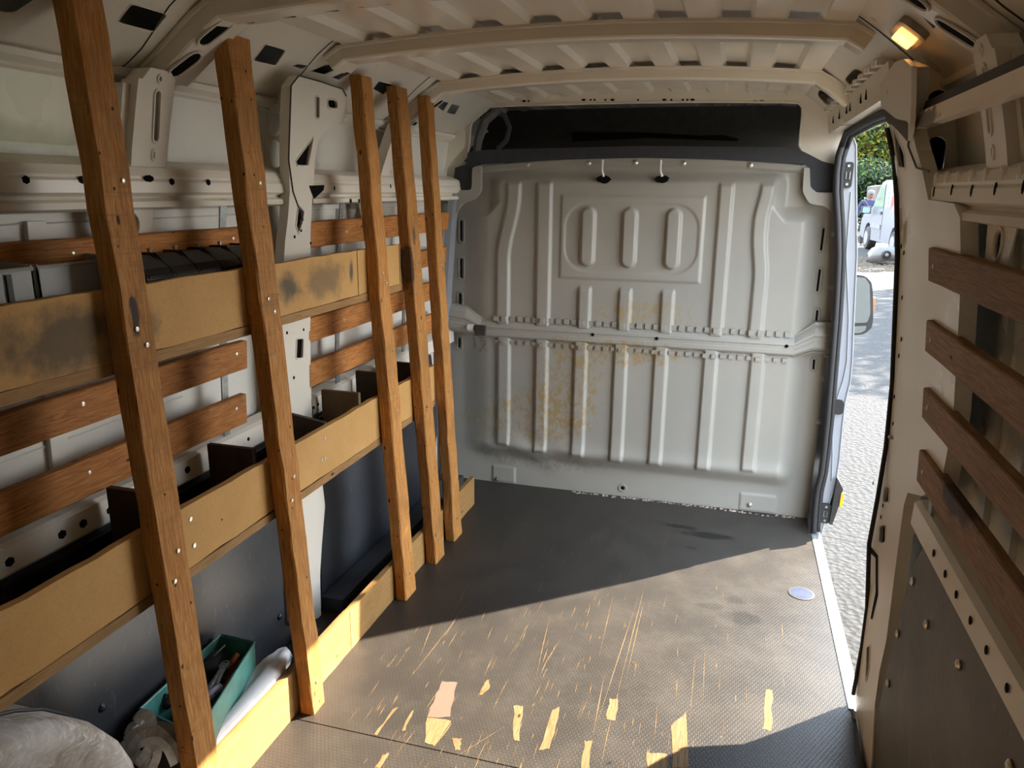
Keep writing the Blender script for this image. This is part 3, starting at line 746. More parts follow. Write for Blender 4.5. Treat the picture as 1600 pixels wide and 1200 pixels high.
# second upper pillar on the left, between posts
q = [(600, 186), (628, 184), (624, 280), (588, 280)]
plate('window_pillar', rounded([(-.86, 1.51), (-.72, 1.51), (-.62, 1.71), (-.80, 1.71)], .1), [oval((-.765, 1.56), (-.72, 1.66), .008), oval((-.78, 1.53), (-.779, 1.535), .005, 4)], lambda y, z, w: (-(SX(z) + .035 + w), y, z), .04, PAINT, wl, cuts=((), ZB), rims=.003, voids=.010)
# B pillar left with its upper gusset
ol = [(455, 134), (467, 118), (535, 139), (541, 150), (542, 177), (535, 193), (521, 195), (506, 206), (497, 222), (492, 251), (491, 274), (488, 310), (486, 350), (486, 420), (485, 495), (486, 600), (490, 680), (502, 740), (508, 790), (503, 850), (500, 900), (502, 965),
      (455, 975), (452, 900), (447, 800), (444, 700), (441, 600), (440, 500), (444, 400), (450, 340), (453, 300), (451, 250)]
hs = [oval((496, 153), (496, 182), 3.2), rounded([(511, 154), (527, 156), (527, 171), (512, 169)], .35), [(489, 215), (481, 259), (464, 259), (462, 251)], [(466, 321), (475, 330), (472, 350), (466, 365), (462, 352)],
      rounded([(463, 529), (474, 528), (473, 560), (462, 561)], .3)]
side_plate('door_pillar', -1, ol, hs, -.012, .03, PAINT, wl, rims=.003)
B().tube([(-(SX(z) - .0135), y, z) for (y, z) in [sp(u, v, -1, -.0135) for u, v in ((541, 150), (535, 139), (500, 127), (467, 118), (455, 134), (453, 190), (451, 250), (458, 300), (468, 328), (474, 345))]], .0022, 5).mk('sealant_line', SEAL, wl)

pz = [(483, 290), (507, 289), (506, 297), (491, 311)]
side_plate('access_hole_shade', -1, pz, [], -.0135, .001, HOLE_SHADE, wl)  # flat black plate painting the dark of the opening
for u, v in ((448, 520), (474, 515), (459, 540 + 50), (470, 360), (460, 370), (485, 380)):
    y, z = sp(u, v, -1, -.012); side_hole(-1, -(SX(z) - .0125), y, z, .004, .005, wl)
# rearward return of that pillar with two oval cut-outs
def yz_oval(cx, z0, z1, r): return oval((cx, z0), (cx, z1), r)
plate('pillar_web', [(-.835, 1.50), (-.905, 1.50), (-.905, 1.64), (-.87, 1.75), (-.82, 1.77), (-.80, 1.70)], [yz_oval(-.866, 1.545, 1.585, .019), yz_oval(-.862, 1.632, 1.665, .019)], lambda a, b, w: (a, -1.505 - w, b), .004, PAINT, wl)
plate('pillar_web', [(.822, 1.47), (.915, 1.47), (.905, 1.64), (.87, 1.75), (.82, 1.77), (.79, 1.70)], [yz_oval(.858, 1.50, 1.575, .021), yz_oval(.848, 1.64, 1.675, .021)], lambda a, b, w: (a, -1.525 + w, b), .004, PAINT, wr, voids=.006)
plate('pillar_closing', [(SX(z) + .004, z) for z in (0, .8, 1.0, 1.32, 1.46, 1.55, 1.66, 1.74)] + [(SK(z) + .02, z) for z in (1.74, 1.68, 1.55, 1.4, 1.2, .8, 0)], [], lambda a, b, w: (a, -1.395 + w, b), .008, PAINT, wr)
# lower liners
side_plate('liner_panel', -1, rounded([(YR, .0), (-1.52, .0), (-1.52, .728), (YR, .728)], .02), [], .006, .003, M['liner'], wl, px=False)
side_plate('liner_panel', -1, rounded([(-1.36, .02), (-.30, .02), (-.22, .4), (-.30, .728), (-1.33, .728)], .08), [], .006, .003, M['liner'], wl, px=False)
B().box((-.885, -1.37, 0), (-.80, -.10, .055)).mk('sill_box', M['liner'], wl)
for y, z in ((-2.62, .42), (-2.33, .30), (-1.62, .66), (-1.62, .12), (-2.3, .66), (-2.9, .66)):
    B().lathe((-.888, y, z), (1, 0, 0), [(.011, 0), (.011, .002), (.006, .006), (.002, .007)], 10).mk('panel_screw', plain('dark_screw', (.05, .05, .055), .4, .6), wl)
# seams of the outer skin and steel straps
for y0, z0, y1, z1 in ((-1.34, 1.40, -.1, 1.40), (YR, 1.395, -1.52, 1.395), (YR, .93, -1.9, .93)):
    B().tube([(-(SK(z0) - .001), y0, z0), (-(SK(z1) - .001), y1, z1)], .0025, 5).mk('skin_seam', M['skin'], wl)
def strap(s, y, z0, z1, parent, top=True):
    zs = [z0, .9, 1.1, 1.3, z1]; pr = [(SX(z) + .012, z) for z in zs] + [(SX(z) + .016, z) for z in zs[::-1]]
    b = B().sweep([(Vector((0, yy, 0)), Vector((s, 0, 0)), Vector((0, 0, 1))) for yy in (y - .013, y + .013)], pr)
    o = b.mk('steel_strap', M['steel'], parent)
    for dy in (-.006, .006): B().lathe((s * (SX(z1) + .012), y + dy, z1 - .012), (-s, 0, 0), [(.004, 0), (.003, .003)], 8).mk('screw', M['screw'], o)
for y in (-1.80, -1.17, -.60): strap(-1, y, .70, 1.44, wl)
strap(1, -1.80, .70, 1.445, wr); strap(1, -2.85, .7, 1.445, wr)
# cable eye plates hanging from the belt rail
def eye(s, y, parent):
    out = [(y - .075, 1.42), (y + .075, 1.42), (y + .06, 1.36), (y + .03, 1.335), (y - .03, 1.335), (y - .06, 1.36)]
    hole = [(y + .024 * math.cos(t), 1.388 + .028 * math.sin(t)) for t in [2 * PI * k / 14 for k in range(14)]]
    plate('cable_eye', out, [hole], lambda a, b, w: (s * (.862 + w), a, b), .003, PAINT, parent, rims=.004)
eye(-1, -2.10, wl); eye(-1, -.93, wl); eye(1, -2.05, wr)
# vertical pressed ribs on the skins
for s, w, ylist in ((-1, wl, (-2.95, -2.30, -1.05, -.45)), (1, wr, (-2.1, -2.6, -1.95))):
    for y in ylist:
        prof = [(SK(z) - .012, z) for z in (.80, 1.0, 1.2, 1.40)] + [(SK(z) + .001, z) for z in (1.40, 1.2, 1.0, .80)]
        B().sweep([(Vector((0, yy, 0)), Vector((s, 0, 0)), Vector((0, 0, 1))) for yy in (y - .022, y + .022)], prof).mk('skin_stiffener', M['skin'], w)
# front end of the left wall: curved cheek beside the hoop
plate('front_cheek', rounded([(-.945, 1.50), (-.845, 1.62), (-.80, 1.66), (-.80, 1.74), (-.86, 1.76), (-.945, 1.72)], .3), [], lambda a, b, w: (a, -.05 + w, b), .004, PAINT, wl)
side_plate('front_post', -1, [(-.10, 0.), (-.03, 0.), (-.03, 1.45), (-.10, 1.45)], [], .01, .03, M['white'], wl, px=False)
B().hexa([(-.86, -.235, .30), (-.90, -.235, .30), (-.90, -.20, .30), (-.86, -.20, .30), (-.86, -.235, .75), (-.90, -.235, .75), (-.90, -.20, .75), (-.86, -.20, .75)]).mk('white_brace', M['white'], wl)

# slats
def slat(parent, s, y0, y1, z0, z1, mat, off=-.012, th=.022, seed=0):
    r = random.Random(seed); path = []; L = abs(y1 - y0); nn = max(6, int(L / .09))
    zc = (z0 + z1) / 2; hh = (z1 - z0) / 2
    lean = math.atan2(SX(z0) - SX(z1), z1 - z0)
    ax = Vector((-s * math.cos(lean), 0, -math.sin(lean))); az = Vector((-s * math.sin(lean), 0, math.cos(lean)))
    for i in range(nn + 1):
        y = y0 + (y1 - y0) * i / nn
        o = Vector((s * (SX(zc) + off), y, zc)); j = r.uniform(-.001, .001)
        path.append((o + az * j, ax, az * (1 + r.uniform(-.015, .015))))
    c = .0025; prof = [(-c * 0, -hh + c), (0, hh - c), (-c, hh), (-th + c, hh), (-th, hh - c), (-th, -hh + c), (-th + c, -hh), (-c, -hh)]
    o = B().sweep(path, prof).mk('slat', mat, parent)
    return o
def screw(parent, p, d, r=.005):
    o = B().lathe(p, d, [(r, 0), (r, .0012), (r * .5, .0018)], 8).mk('screw', M['screw'], parent)
    return o
for i, (z0, z1, y1) in enumerate(((1.294, 1.366, -1.74), (.975, 1.056, -1.73), (.818, .903, -1.74))):
    o = slat(wl, -1, -3.7, y1, z0, z1, M['slat'], seed=i)
    for yy in (y1 - .045, -2.3, -2.9): screw(o, (-(SX((z0 + z1) / 2) - .012), yy, (z0 + z1) / 2 + .01), (1, 0, 0))
for i, (z0, z1) in enumerate(((1.288, 1.367), (1.14, 1.215), (.984, 1.065), (.834, .916))):
    o = slat(wl, -1, -1.40, -.20, z0, z1, M['slat'], seed=10 + i)
    for yy in (-1.17, -.60): screw(o, (-(SX((z0 + z1) / 2) - .012), yy, (z0 + z1) / 2), (1, 0, 0))
for i, (z0, z1, y1) in enumerate(((1.292, 1.362, -1.74), (1.142, 1.210, -1.75), (.998, 1.066, -1.755), (.853, .928, -1.76))):
    o = slat(wr, 1, -3.7, y1, z0, z1, M['slatr'], seed=20 + i)
    for yy in (y1 - .045, -2.6): screw(o, ((SX((z0 + z1) / 2) - .012), yy, (z0 + z1) / 2), (-1, 0, 0), .006)

# wheel arch cover, lower left
V = []; F = []; NA, NB = 20, 8
for i in range(NA + 1):
    t = PI * i / NA
    for k in range(NB + 1):
        a = k / NB; x = -.90 + .215 * min(1, a * 1.25); r = 1.0 - .10 * max(0, (a - .6) / .4) ** 2
        y = -2.88 + .46 * math.cos(t) * r; z = .58 * (abs(math.sin(t)) ** .55) * r
        V.append((x if a < 1 else -.698, y, z))
for i in range(NA):
    for k in range(NB): a = i * (NB + 1) + k; F.append((a, a + 1, a + NB + 2, a + NB + 1))
# closing cheek on the load side
c0 = len(V); V.append((-.70, -2.88, 0))
for i in range(NA): F.append((i * (NB + 1) + NB, (i + 1) * (NB + 1) + NB, c0))
arch = mk('wheel_arch', V, F, M['dust'], wl, smooth=True)
ap = []
for i in range(3, 18):
    t = PI * i / NA; ap.append((-.79, -2.88 + .462 * math.cos(t), .583 * (math.sin(t) ** .55)))
B().tube(ap, .004, 6).mk('arch_seam', M['black'], arch)

# ================================================================ RIGHT WALL
side_plate('liner_panel', 1, [(YR, .0), (-1.60, .0), (-1.66, .3), (-1.74, .60), (-1.80, .70), (-1.82, .728), (YR, .728)], [], .004, .003, M['liner2'], wr, px=False)
ol = [(1384, 165), (1390, 205), (1400, 250), (1404, 310), (1405, 400), (1401, 500), (1396, 600), (1386, 700), (1374, 780), (1362, 830), (1357, 860), (1354, 950), (1348, 1000), (1343, 1040), (1336, 1088), (1340, 1130), (1350, 1190), (1356, 1230),
      (1362, 1190), (1367, 1100), (1374, 1050), (1385, 1000), (1400, 880), (1412, 790), (1418, 770), (1440, 775), (1470, 760), (1490, 640), (1498, 500), (1500, 340), (1490, 318), (1450, 312), (1440, 262), (1432, 235), (1424, 200), (1427, 105), (1405, 95)]
hs = [oval((1386, 764), (1385, 782), 4.5), oval((1380, 824), (1379, 845), 5), rounded([(1396, 196), (1403, 215), (1414, 240), (1415, 264), (1405, 262), (1400, 235)], .3), rounded([(1355, 1010), (1360, 1008), (1359, 1045), (1353, 1068)], .3), rounded([(1413, 350), (1416, 345), (1416, 378), (1412, 388)], .3)]
side_plate('door_pillar', 1, ol, hs, .0, .03, PAINT, wr, rims=.003)
side_plate('slot_shade', 1, [(1357, 850), (1371, 868), (1371, 930), (1362, 968), (1360, 966), (1368, 925), (1368, 872), (1356, 860)], [], -.0015, .001, HOLE_SHADE, wr)
side_plate('gusset', 1, rounded([(1373, 133), (1398, 97), (1412, 92), (1424, 104), (1422, 198), (1417, 222), (1398, 192), (1377, 168)], .15), [], -.012, .01, PAINT, wr)
side_plate('primer_scuff', 1, rounded([(1378, 168), (1400, 186), (1419, 190), (1418, 222), (1410, 212), (1395, 196), (1386, 192)], .25), [], -.0125, .0004, plain('brown_grease', (.07, .04, .02), .6), wr)
B().tube([(SX(z) - .003, y, z) for (y, z) in [sp(u, v, 1, -.003) for u, v in ((1398, 95), (1425, 106), (1424, 170), (1419, 228), (1432, 262), (1452, 268))]], .0022, 5).mk('sealant_line', plain('dark_sealer', (.06, .045, .03), .6), wr)
for u, v in ((1365, 775 - 20), (1380, 790), (1377, 808), (1409, 385), (1413, 395), (1410, 465), (1409, 530), (1405, 556), (1398, 620), (1396, 662), (1359, 1030)):
    y, z = sp(u, v, 1, 0); side_hole(1, SX(z) - .0005, y, z, .004, .006, wr)
B().lathe((SX(.77) - .01, *sp(1400, 684, 1, 0)), (-1, 0, 0), [(.006, 0), (.005, .01), (.002, .012)], 8).mk('screw', M['screw'], wr)
# upper and lower edge fold of the pillar recess
for u, v in ((1425, 765), (1445, 790), (1436, 794)):
    pass
for y, z in ((-1.93, .60), (-2.15, .65), (-2.42, .66), (-2.25, .37), (-1.70, .30), (-1.72, .45), (-1.78, .62), (-2.1, .18)):
    B().lathe(((SX(z) + .003), y, z), (-1, 0, 0), [(.010, 0), (.010, .003), (.006, .006), (.002, .007)], 10).mk('panel_screw', M['screw'], wr)
for y in (-1.93, -2.02, -2.10, -2.19, -2.28, -2.38, -2.48, -2.6):
    side_hole(1, .8735, y, .762, .006, .008, wr, 8)
# load bar along the right wall
p0 = at_x(1434, 192, .80)
lb = thing('load_bar', (.80, -1.58, 1.60), 'pale wooden bar with black top strip and scuffed end high on the right wall', 'bar')
B().hexa([(.793, -1.585, 1.607), (.818, -1.585, 1.607), (.818, -3.7, 1.607), (.793, -3.7, 1.607), (.793, -1.585, 1.640), (.818, -1.585, 1.640), (.818, -3.7, 1.640), (.793, -3.7, 1.640)]).mk('bar', painted('cream_bar_paint', (.90, .80, .66), (.85, .75, .62), dirt=.2, stains=[(Vector((.79, -1.70, 1.62)), Vector((.1, .12, .02)), (.05, .04, .03), .8, 40, .3)]), lb)
B().box((.800, -3.7, 1.641), (.83, -1.59, 1.660)).mk('top_strip', M['black'], lb)

# interior lamp on the right cant rail
lc = cantp(1423, 47, 1)
lf = cant_frame(1)
lp = thing('dome_lamp', lf(lc[0], lc[1], 0), 'small lit rectangular amber lamp in cream housing at upper right', 'lamp')
dn = CD.length
def lampf(a, b, w): return lf(lc[0] + a, lc[1] + b / dn, -w)
B().prism(rounded(rect(-.068, -.034, .064, .032), .3), lampf, .014).mk('housing', plain('cream_lamp_housing', (.42, .35, .26), .5), lp)
n = N('lit_amber_lens'); n.col((1, .6, .25)); a_ = n.noise(n.pos, 60, 3)
d = n.vmath('LENGTH', n.vmath('SUBTRACT', n.pos, Vector(lampf(-.01, .0, .02))))
n.b.inputs['Emission Color'].default_value = (1.0, .46, .13, 1); n.L(n.mapr(d, .0, .06, 2.6, .95), n.b.inputs['Emission Strength']); n.rough(.3)
B().prism(rounded(rect(-.042, -.022, .036, .020), .15), lambda a, b, w: lampf(a, b, .0145 + w), .010).mk('lens', n.m, lp)

# ================================================================ DOOR OPENING
d1 = thing('door_1', (.87, -.78, 0), kind='structure')
# header beam
hp = [(-1.36, 1.655), (-1.28, 1.70), (-1.0, 1.715), (-.5, 1.715), (-.22, 1.70), (-.12, 1.64)]
B().hexa([(.765, -1.42, 1.700), (.87, -1.42, 1.690), (.87, -.10, 1.690), (.765, -.10, 1.700), (.752, -1.42, 1.775), (.87, -1.42, 1.79), (.87, -.10, 1.79), (.752, -.10, 1.775)]).mk('header_beam', PAINT, d1)
for u, v in ((1351, 165), (1343, 158 + 12), (1327, 176), (1322, 177), (1310, 190), (1287, 198), (1301, 193)):
    p = at_x(u, v, .757); B().box((.7555, p.y - .004, 1.725), (.764, p.y + .004, 1.752)).mk('slot_shade', HOLE_SHADE, d1)
hh = B()
for i in range(22): y = -1.36 + i * .057; hh.box((.735, y, 1.775 + (i % 2) * .006), (.80, y + .04, 1.788 + (i % 2) * .006))
hh.mk('crimped_flange', PAINT, d1)
# seal
sealpx = [(1383, 196), (1360, 201), (1338, 208), (1324, 215), (1316, 226), (1310, 245), (1307, 270), (1306, 300), (1309, 350), (1310, 400), (1308, 450), (1305, 500), (1301, 550), (1297, 600), (1293, 650), (1288, 700), (1283, 740), (1276, 770), (1273, 800), (1271, 832)]
pts = []
for i, (u, v) in enumerate(sealpx):
    if i < 3: p = at_z(u, v, 1.685)
    else: p = at_y(u, v, -.17)
    pts.append(p)
pts[0] = Vector((.80, -1.36, 1.675)); pts[1] = Vector((.805, -.85, 1.688)); pts[2] = Vector((.806, -.32, 1.685)); pts[3] = Vector((.812, -.22, 1.672))
sm = []
for i in range(len(pts) - 1):
    for k in range(3): sm.append(pts[i].lerp(pts[i + 1], k / 3))
sm.append(pts[-1])
sl1 = B().tube(sm, .013, 8).mk('rubber_seal', M['rubber'], d1, True)
B().tube([p + Vector((.022, .03, -.004)) for p in sm], .011, 8).mk('rubber_seal', M['rubber'], d1, True)
# rear-edge seal, thin
rp_ = [(1386, 200), (1397, 250), (1401, 310), (1402, 400), (1398, 500), (1394, 600), (1384, 700), (1371, 780), (1358, 850), (1355, 950), (1347, 1010), (1333, 1085)]
B().tube([at_y(u, v, -1.372) for u, v in rp_], .006, 8).mk('rubber_seal', M['rubber'], d1, True)
# jamb facing rearward
prof_out = [(.845, 1.70), (.868, 1.654), (.889, 1.474), (.919, 1.227), (.937, .97), (.951, .78), (.953, .70), (.943, .60), (.944, .50), (.948, .35), (.946, .246), (.931, .155), (.91, -.03), (.905, -.30)]
prof_in = [(.86, -.30), (.875, 0), (.876, .4), (.872, .7), (.862, .96), (.846, 1.22), (.818, 1.45), (.81, 1.60), (.815, 1.70)]
plate('jamb', prof_out + prof_in, [], lambda a, b, w: (a, -.13 + w, b), .012, M['white'], d1)
B().tube([(a, -.132, b) for a, b in prof_out[:-1]], .0035, 6).mk('jamb_edge', M['white'], d1)
B().tube([(a - .028 + .012 * math.sin(b * 9), -.134, b) for a, b in prof_out[2:11]], .0025, 6).mk('jamb_bead', M['white'], d1)
def striker(u0, v0, u1, v1, parent):
    a = at_y(u0, v0, -.14); b = at_y(u1, v1, -.14)
    o = B().prism(rounded(rect(a.x, b.z, b.x, a.z), .35), lambda x, z, w: (x, -.132 - w, z), .012).mk('striker_plate', M['rubber'], parent)
    h = a.z - b.z; cx = (a.x + b.x) / 2
    for k in (.15, .85): B().lathe((cx, -.144, b.z + h * k), (0, -1, 0), [(.006, 0), (.005, .004)], 8).mk('screw', M['steel'], o)
    B().tube([(cx - .007, -.146, b.z + h * .35), (cx - .007, -.146, b.z + h * .62), (cx + .007, -.146, b.z + h * .62), (cx + .007, -.146, b.z + h * .35)], .002, 6, closed=True).mk('loop', M['steel'], o)
striker(1319, 253, 1330, 294, d1); striker(1283, 786, 1296, 818, d1)
a = at_y(1301, 624, -.14); b = at_y(1317, 648, -.14)
B().prism(rounded(rect(a.x, b.z, b.x, a.z), .4), lambda x, z, w: (x, -.133 - w, z), .014).mk('rubber_stop', M['rubber'], d1)
# side moulding and amber marker just outside the jamb
B().prism(rounded([(.945, .27), (.975, .22), (.962, .12), (.948, .05), (.935, .05)], .15), lambda a, b, w: (a, -.16 + w, b), .5).mk('rub_strip', M['rubber'], d1)
B().prism(rounded([(.968, .205), (.980, .20), (.978, .14), (.966, .13)], .3), lambda a, b, w: (a, -.165 + w, b), .05).mk('side_marker', M['amber'], d1)
# sill
B().sweep([(Vector((0, y, 0)), Vector((1, 0, 0)), Vector((0, 0, 1))) for y in (-1.40, -.15)], [(.864, -.03), (.864, .003), (.878, .004), (.880, -.002), (.888, -.002), (.890, .002), (.902, .001), (.908, -.012), (.906, -.09), (.86, -.09)]).mk('sill_strip', M['alu'], d1)
B().hexa([(.87, -1.45, -.40), (.93, -1.45, -.40), (.93, -.12, -.40), (.87, -.12, -.40), (.86, -1.45, -.09), (.905, -1.45, -.09), (.905, -.12, -.09), (.86, -.12, -.09)]).mk('outer_sill', M['white'], d1)
# cab door flank with wing mirror, beyond the jamb
d2 = thing('door_2', (.95, .5, 0), kind='structure')
skp = [(-.30, .915), (0, .925), (.155, .94), (.50, .95), (.70, .955), (.97, .940), (1.227, .920), (1.474, .885), (1.65, .858)]
B().sweep([(Vector((0, y, 0)), Vector((1, 0, 0)), Vector((0, 0, 1))) for y in (-.115, .9)], [(x - .006, z) for z, x in skp] + [(x - .02, z) for z, x in skp[::-1]]).mk('door_skin', M['white'], d2)
mpx = rounded([(1330, 428), (1352, 431), (1361, 440), (1364, 460), (1364, 498), (1362, 512), (1350, 522), (1330, 524)], .35)
mp = [at_y(u, v, .80) for u, v in mpx]; pm = [(p.x, p.z) for p in mp]
cxm = sum(p[0] for p in pm) / len(pm); czm = sum(p[1] for p in pm) / len(pm)
def shr(k): return [(cxm + (a - cxm) * k, czm + (b - czm) * k) for a, b in pm]
mir = thing('wing_mirror', (cxm, .8, czm), parent=d2)
B().sweep([(Vector((cxm, y, czm)), Vector((k, 0, 0)), Vector((0, 0, k))) for y, k in ((.80, 1), (.83, 1.05), (.90, .95), (.96, .7), (.98, .4))], [(a - cxm, b - czm) for a, b in pm]).mk('mirror_shell', M['white'], mir, True)
B().prism(shr(1.0), lambda a, b, w: (a, .798 - w, b), .006).mk('mirror_frame', M['rubber'], mir)
up = [at_y(u, v, .79) for u, v in rounded([(1331, 432), (1352, 434), (1359, 445), (1360, 490), (1355, 504), (1331, 505)], .25)]
lo = [at_y(u, v, .79) for u, v in rounded([(1331, 510), (1354, 509), (1352, 516), (1345, 520), (1331, 521)], .25)]
B().prism([(p.x, p.z) for p in up], lambda a, b, w: (a, .790 - w, b), .002).mk('mirror_glass', M['glass'], mir)
B().prism([(p.x, p.z) for p in lo], lambda a, b, w: (a, .790 - w, b), .002).mk('mirror_glass', M['glass'], mir)
a = at_y(1366, 465, .83); b = at_y(1367, 492, .83)
B().box((a.x - .01, .82, b.z), (a.x + .006, .88, a.z)).mk('indicator', M['orange'], mir)
B().box((.93, .83, .78), (cxm, .89, .84)).mk('mirror_arm', M['rubber'], mir)
# ================================================================ TIMBER RACK
rk = thing('timber_rack', (-.66, -1.9, 0), 'timber rack of five rough uprights carrying two long troughs along the left wall', 'rack')
def post(yb0, yb1, yt0, yt1, seed, dx=.043):
    r = random.Random(seed); path = []
    for i in range(25):
        t = i / 24; z = 1.806 * t; xf = -.621 - .077 * t
        rot = r.uniform(-.006, .006)
        y0 = yb0 + (yt0 - yb0) * t; y1 = yb1 + (yt1 - yb1) * t; wy = 1.0
        path.append((Vector((xf + r.uniform(-.0012, .0012), (y0 + y1) / 2 + r.uniform(-.0015, .0015), z)), Vector((-1, rot, 0)), Vector((rot, 1, 0)) * (y1 - y0)))
    c = .004; e_ = .04; prof = [(0, -.5 + e_), (c, -.5), (dx - c, -.5), (dx, -.5 + e_), (dx, .5 - e_), (dx - c, .5), (c, .5), (0, .5 - e_)]
    V = []
    for o, ax, ay in path:
        for (a, b) in prof: V.append(o + ax * (a + r.uniform(-.0012, .0012)) + ay * (b + r.uniform(-.02, .02)))
    F = []; n8 = 8
    for i in range(24):
        for k in range(8): l = (k + 1) % 8; F.append((i * 8 + k, i * 8 + l, (i + 1) * 8 + l, (i + 1) * 8 + k))
    F.append(tuple(range(8))); F.append(tuple(24 * 8 + k for k in range(8)))
    o = mk('post', V, F, M['post'], rk)
    for z, dy in ((1.20, -.008), (1.165, .012), (.72, .01), (.66, -.012), (.09, .0), (1.48, .015)):
        xf = -.621 - .077 * z / 1.806; tz = z / 1.806; yc = ((yb0 + yb1) * (1 - tz) + (yt0 + yt1) * tz) / 2; screw(o, (xf + .001, yc + dy, z), (1, 0, 0), .005)
    return o
for i, q_ in enumerate(((-2.345, -2.270, -2.36, -2.285), (-1.877, -1.812, -1.93, -1.843), (-1.222, -1.130, -1.275, -1.205), (-.930, -.835, -1.01, -.925), (-.714, -.62, -.749, -.685))): post(*q_, 40 + i)
ut = thing('upper_trough', (-.71, -2.2, 1.11), parent=rk)
def board(name, x0, x1, y0, y1, z0, z1, mat, parent, seed=0, jag=.002):
    r = random.Random(seed); nn = max(2, int(abs(y1 - y0) / .05)); V = []; F = []
    for i in range(nn + 1):
        y = y0 + (y1 - y0) * i / nn; j = [r.uniform(-jag, jag) * (1 if r.random() < .6 else .2) for _ in range(4)]
        V += [(x0, y, z0 + j[0]), (x1, y, z0 + j[1]), (x1, y, z1 + j[2]), (x0, y, z1 + j[2] + j[3] * .3)]
    for i in range(nn):
        a = i * 4; b = a + 4
        for k in range(4): l = (k + 1) % 4; F.append((a + k, a + l, b + l, b + k))
    F.append((0, 1, 2, 3)); F.append((nn * 4, nn * 4 + 1, nn * 4 + 2, nn * 4 + 3))
    return mk(name, V, F, mat, parent)
for i, (y0, y1) in enumerate(((-3.65, -2.34), (-2.338, -1.86), (-1.858, -1.32), (-1.315, -1.0), (-.995, -.80))):
    board('front_board', -.734, -.716, y0, y1, 1.136, 1.277, M['hard'], ut, i)
board('base_board', -.835, -.714, -3.65, -.80, 1.112, 1.135, M['edge'], ut, 9, .001)
lt = thing('lower_trough', (-.70, -2.2, .61), parent=rk)
for i, (y0, y1) in enumerate(((-3.65, -2.26), (-2.258, -1.80), (-1.798, -1.24), (-1.238, -.72))):
    board('front_board', -.716, -.698, y0, y1, .630, .776, M['hard'], lt, 20 + i, .003)
board('base_board', -.865, -.696, -3.65, -.72, .606, .629, M['edge'], lt, 29, .001)
board('back_board', -.868, -.856, -3.65, -.72, .629, .722, M['blackbin'], lt, 30, .001)
for i, (yy_, top, sl_) in enumerate(((-1.93, .815, .0), (-1.57, .80, -.02), (-1.345, .815, 0), (-1.10, .825, 0), (-2.27, .825, 0), (-.90, .82, 0))):
    p = Vector((0, yy_, 0))
    B().hexa([(-.855, p.y, .630), (-.718, p.y, .630), (-.718, p.y + .015, .630), (-.855, p.y + .015, .630), (-.855, p.y, top), (-.718, p.y, top - abs(sl_)), (-.718, p.y + .015, top - abs(sl_)), (-.855, p.y + .015, top)]).mk('divider', M['darkboard'] if i != 2 else plain('brown_board', (.16, .10, .05), .7), lt)
kb = board('kick_board', -.692, -.672, -3.65, -1.555, 0, .141, M['kick'], rk, 50, .002)
board('kick_board', -.692, -.672, -1.552, -.90, 0, .139, M['kick'], rk, 51, .002)
board('kick_board', -.692, -.672, -.895, -.305, 0, .142, M['kick'], rk, 52, .002)
screws = [(192, 846), (1217 / 4, 853), (1195 / 4, 811.5)]
for u, v in ((298, 811), (304, 852), (508, 685), (508, 716), (504, 697 + 20)):
    p = at_x(u, v, -.697); screw(lt, (-.697, p.y, p.z), (1, 0, 0), .006)

# ---- bins in the upper trough
def greybin(y0, y1, z1, label, name='parts_bin'):
    t = thing(name, (-.78, (y0 + y1) / 2, 1.137), label, 'bin', 'grey plastic bins in the upper trough')
    zb = 1.137; x0, x1 = -.835, -.742
    def wall(P): return P
    b = B()
    th = .003
    b.box((x0, y0, zb), (x1, y1, zb + th)); b.box((x0, y0, zb), (x0 + th, y1, z1)); b.box((x0, y0, zb), (x1, y0 + th, z1)); b.box((x0, y1 - th, zb), (x1, y1, z1)); b.box((x1 - th, y0, zb), (x1, y1, z1 - .006))
    b.mk('body', M['greybin'], t)
    B().tube([(x1, y0, z1 - .006), (x1, y1, z1 - .006), (x0, y1, z1), (x0, y0, z1)], .004, 6, closed=True).mk('rim', M['greybin'], t)
    B().box((x1, y1 - .055, 1.26), (x1 + .004, y1 - .045, z1 - .012)).mk('label_slot', M['black'], t)
    return t
greybin(-2.92, -2.475, 1.335, 'longer grey plastic bin at the far left edge in the upper trough')
greybin(-2.465, -2.27, 1.335, 'shorter grey plastic bin half hidden behind the nearest upright')
for i in range(5):
    y0 = -2.205 + i * .082; y1 = y0 + .079
    t = thing('black_bin', (-.78, (y0 + y1) / 2, 1.137), ['first', 'second', 'third', 'fourth', 'fifth'][i] + ' gloss black bin from the nearest upright in the upper trough', 'bin', 'black bins in the upper trough')
    pr = [(-.835, 1.137), (-.742, 1.137), (-.742, 1.285), (-.752, 1.300), (-.79, 1.325), (-.835, 1.325)]
    B().prism(pr, lambda a, b, w: (a, y0 + w, b), .079).mk('body', M['blackbin'], t)
    B().tube([(-.741, y0 + .006, 1.283), (-.741, y1 - .006, 1.283), (-.790, y1 - .004, 1.3265), (-.833, y1 - .004, 1.3265), (-.833, y0 + .004, 1.3265), (-.790, y0 + .004, 1.3265)], .0025, 6, closed=True).mk('rim', M['blackbin'], t)
    B().lathe((-.825, y0 + .03, 1.327), (0, 0, 1), [(.003, 0), (.003, .006), (.006, .007), (.006, .009)], 8).mk('screw', M['screw'], t)

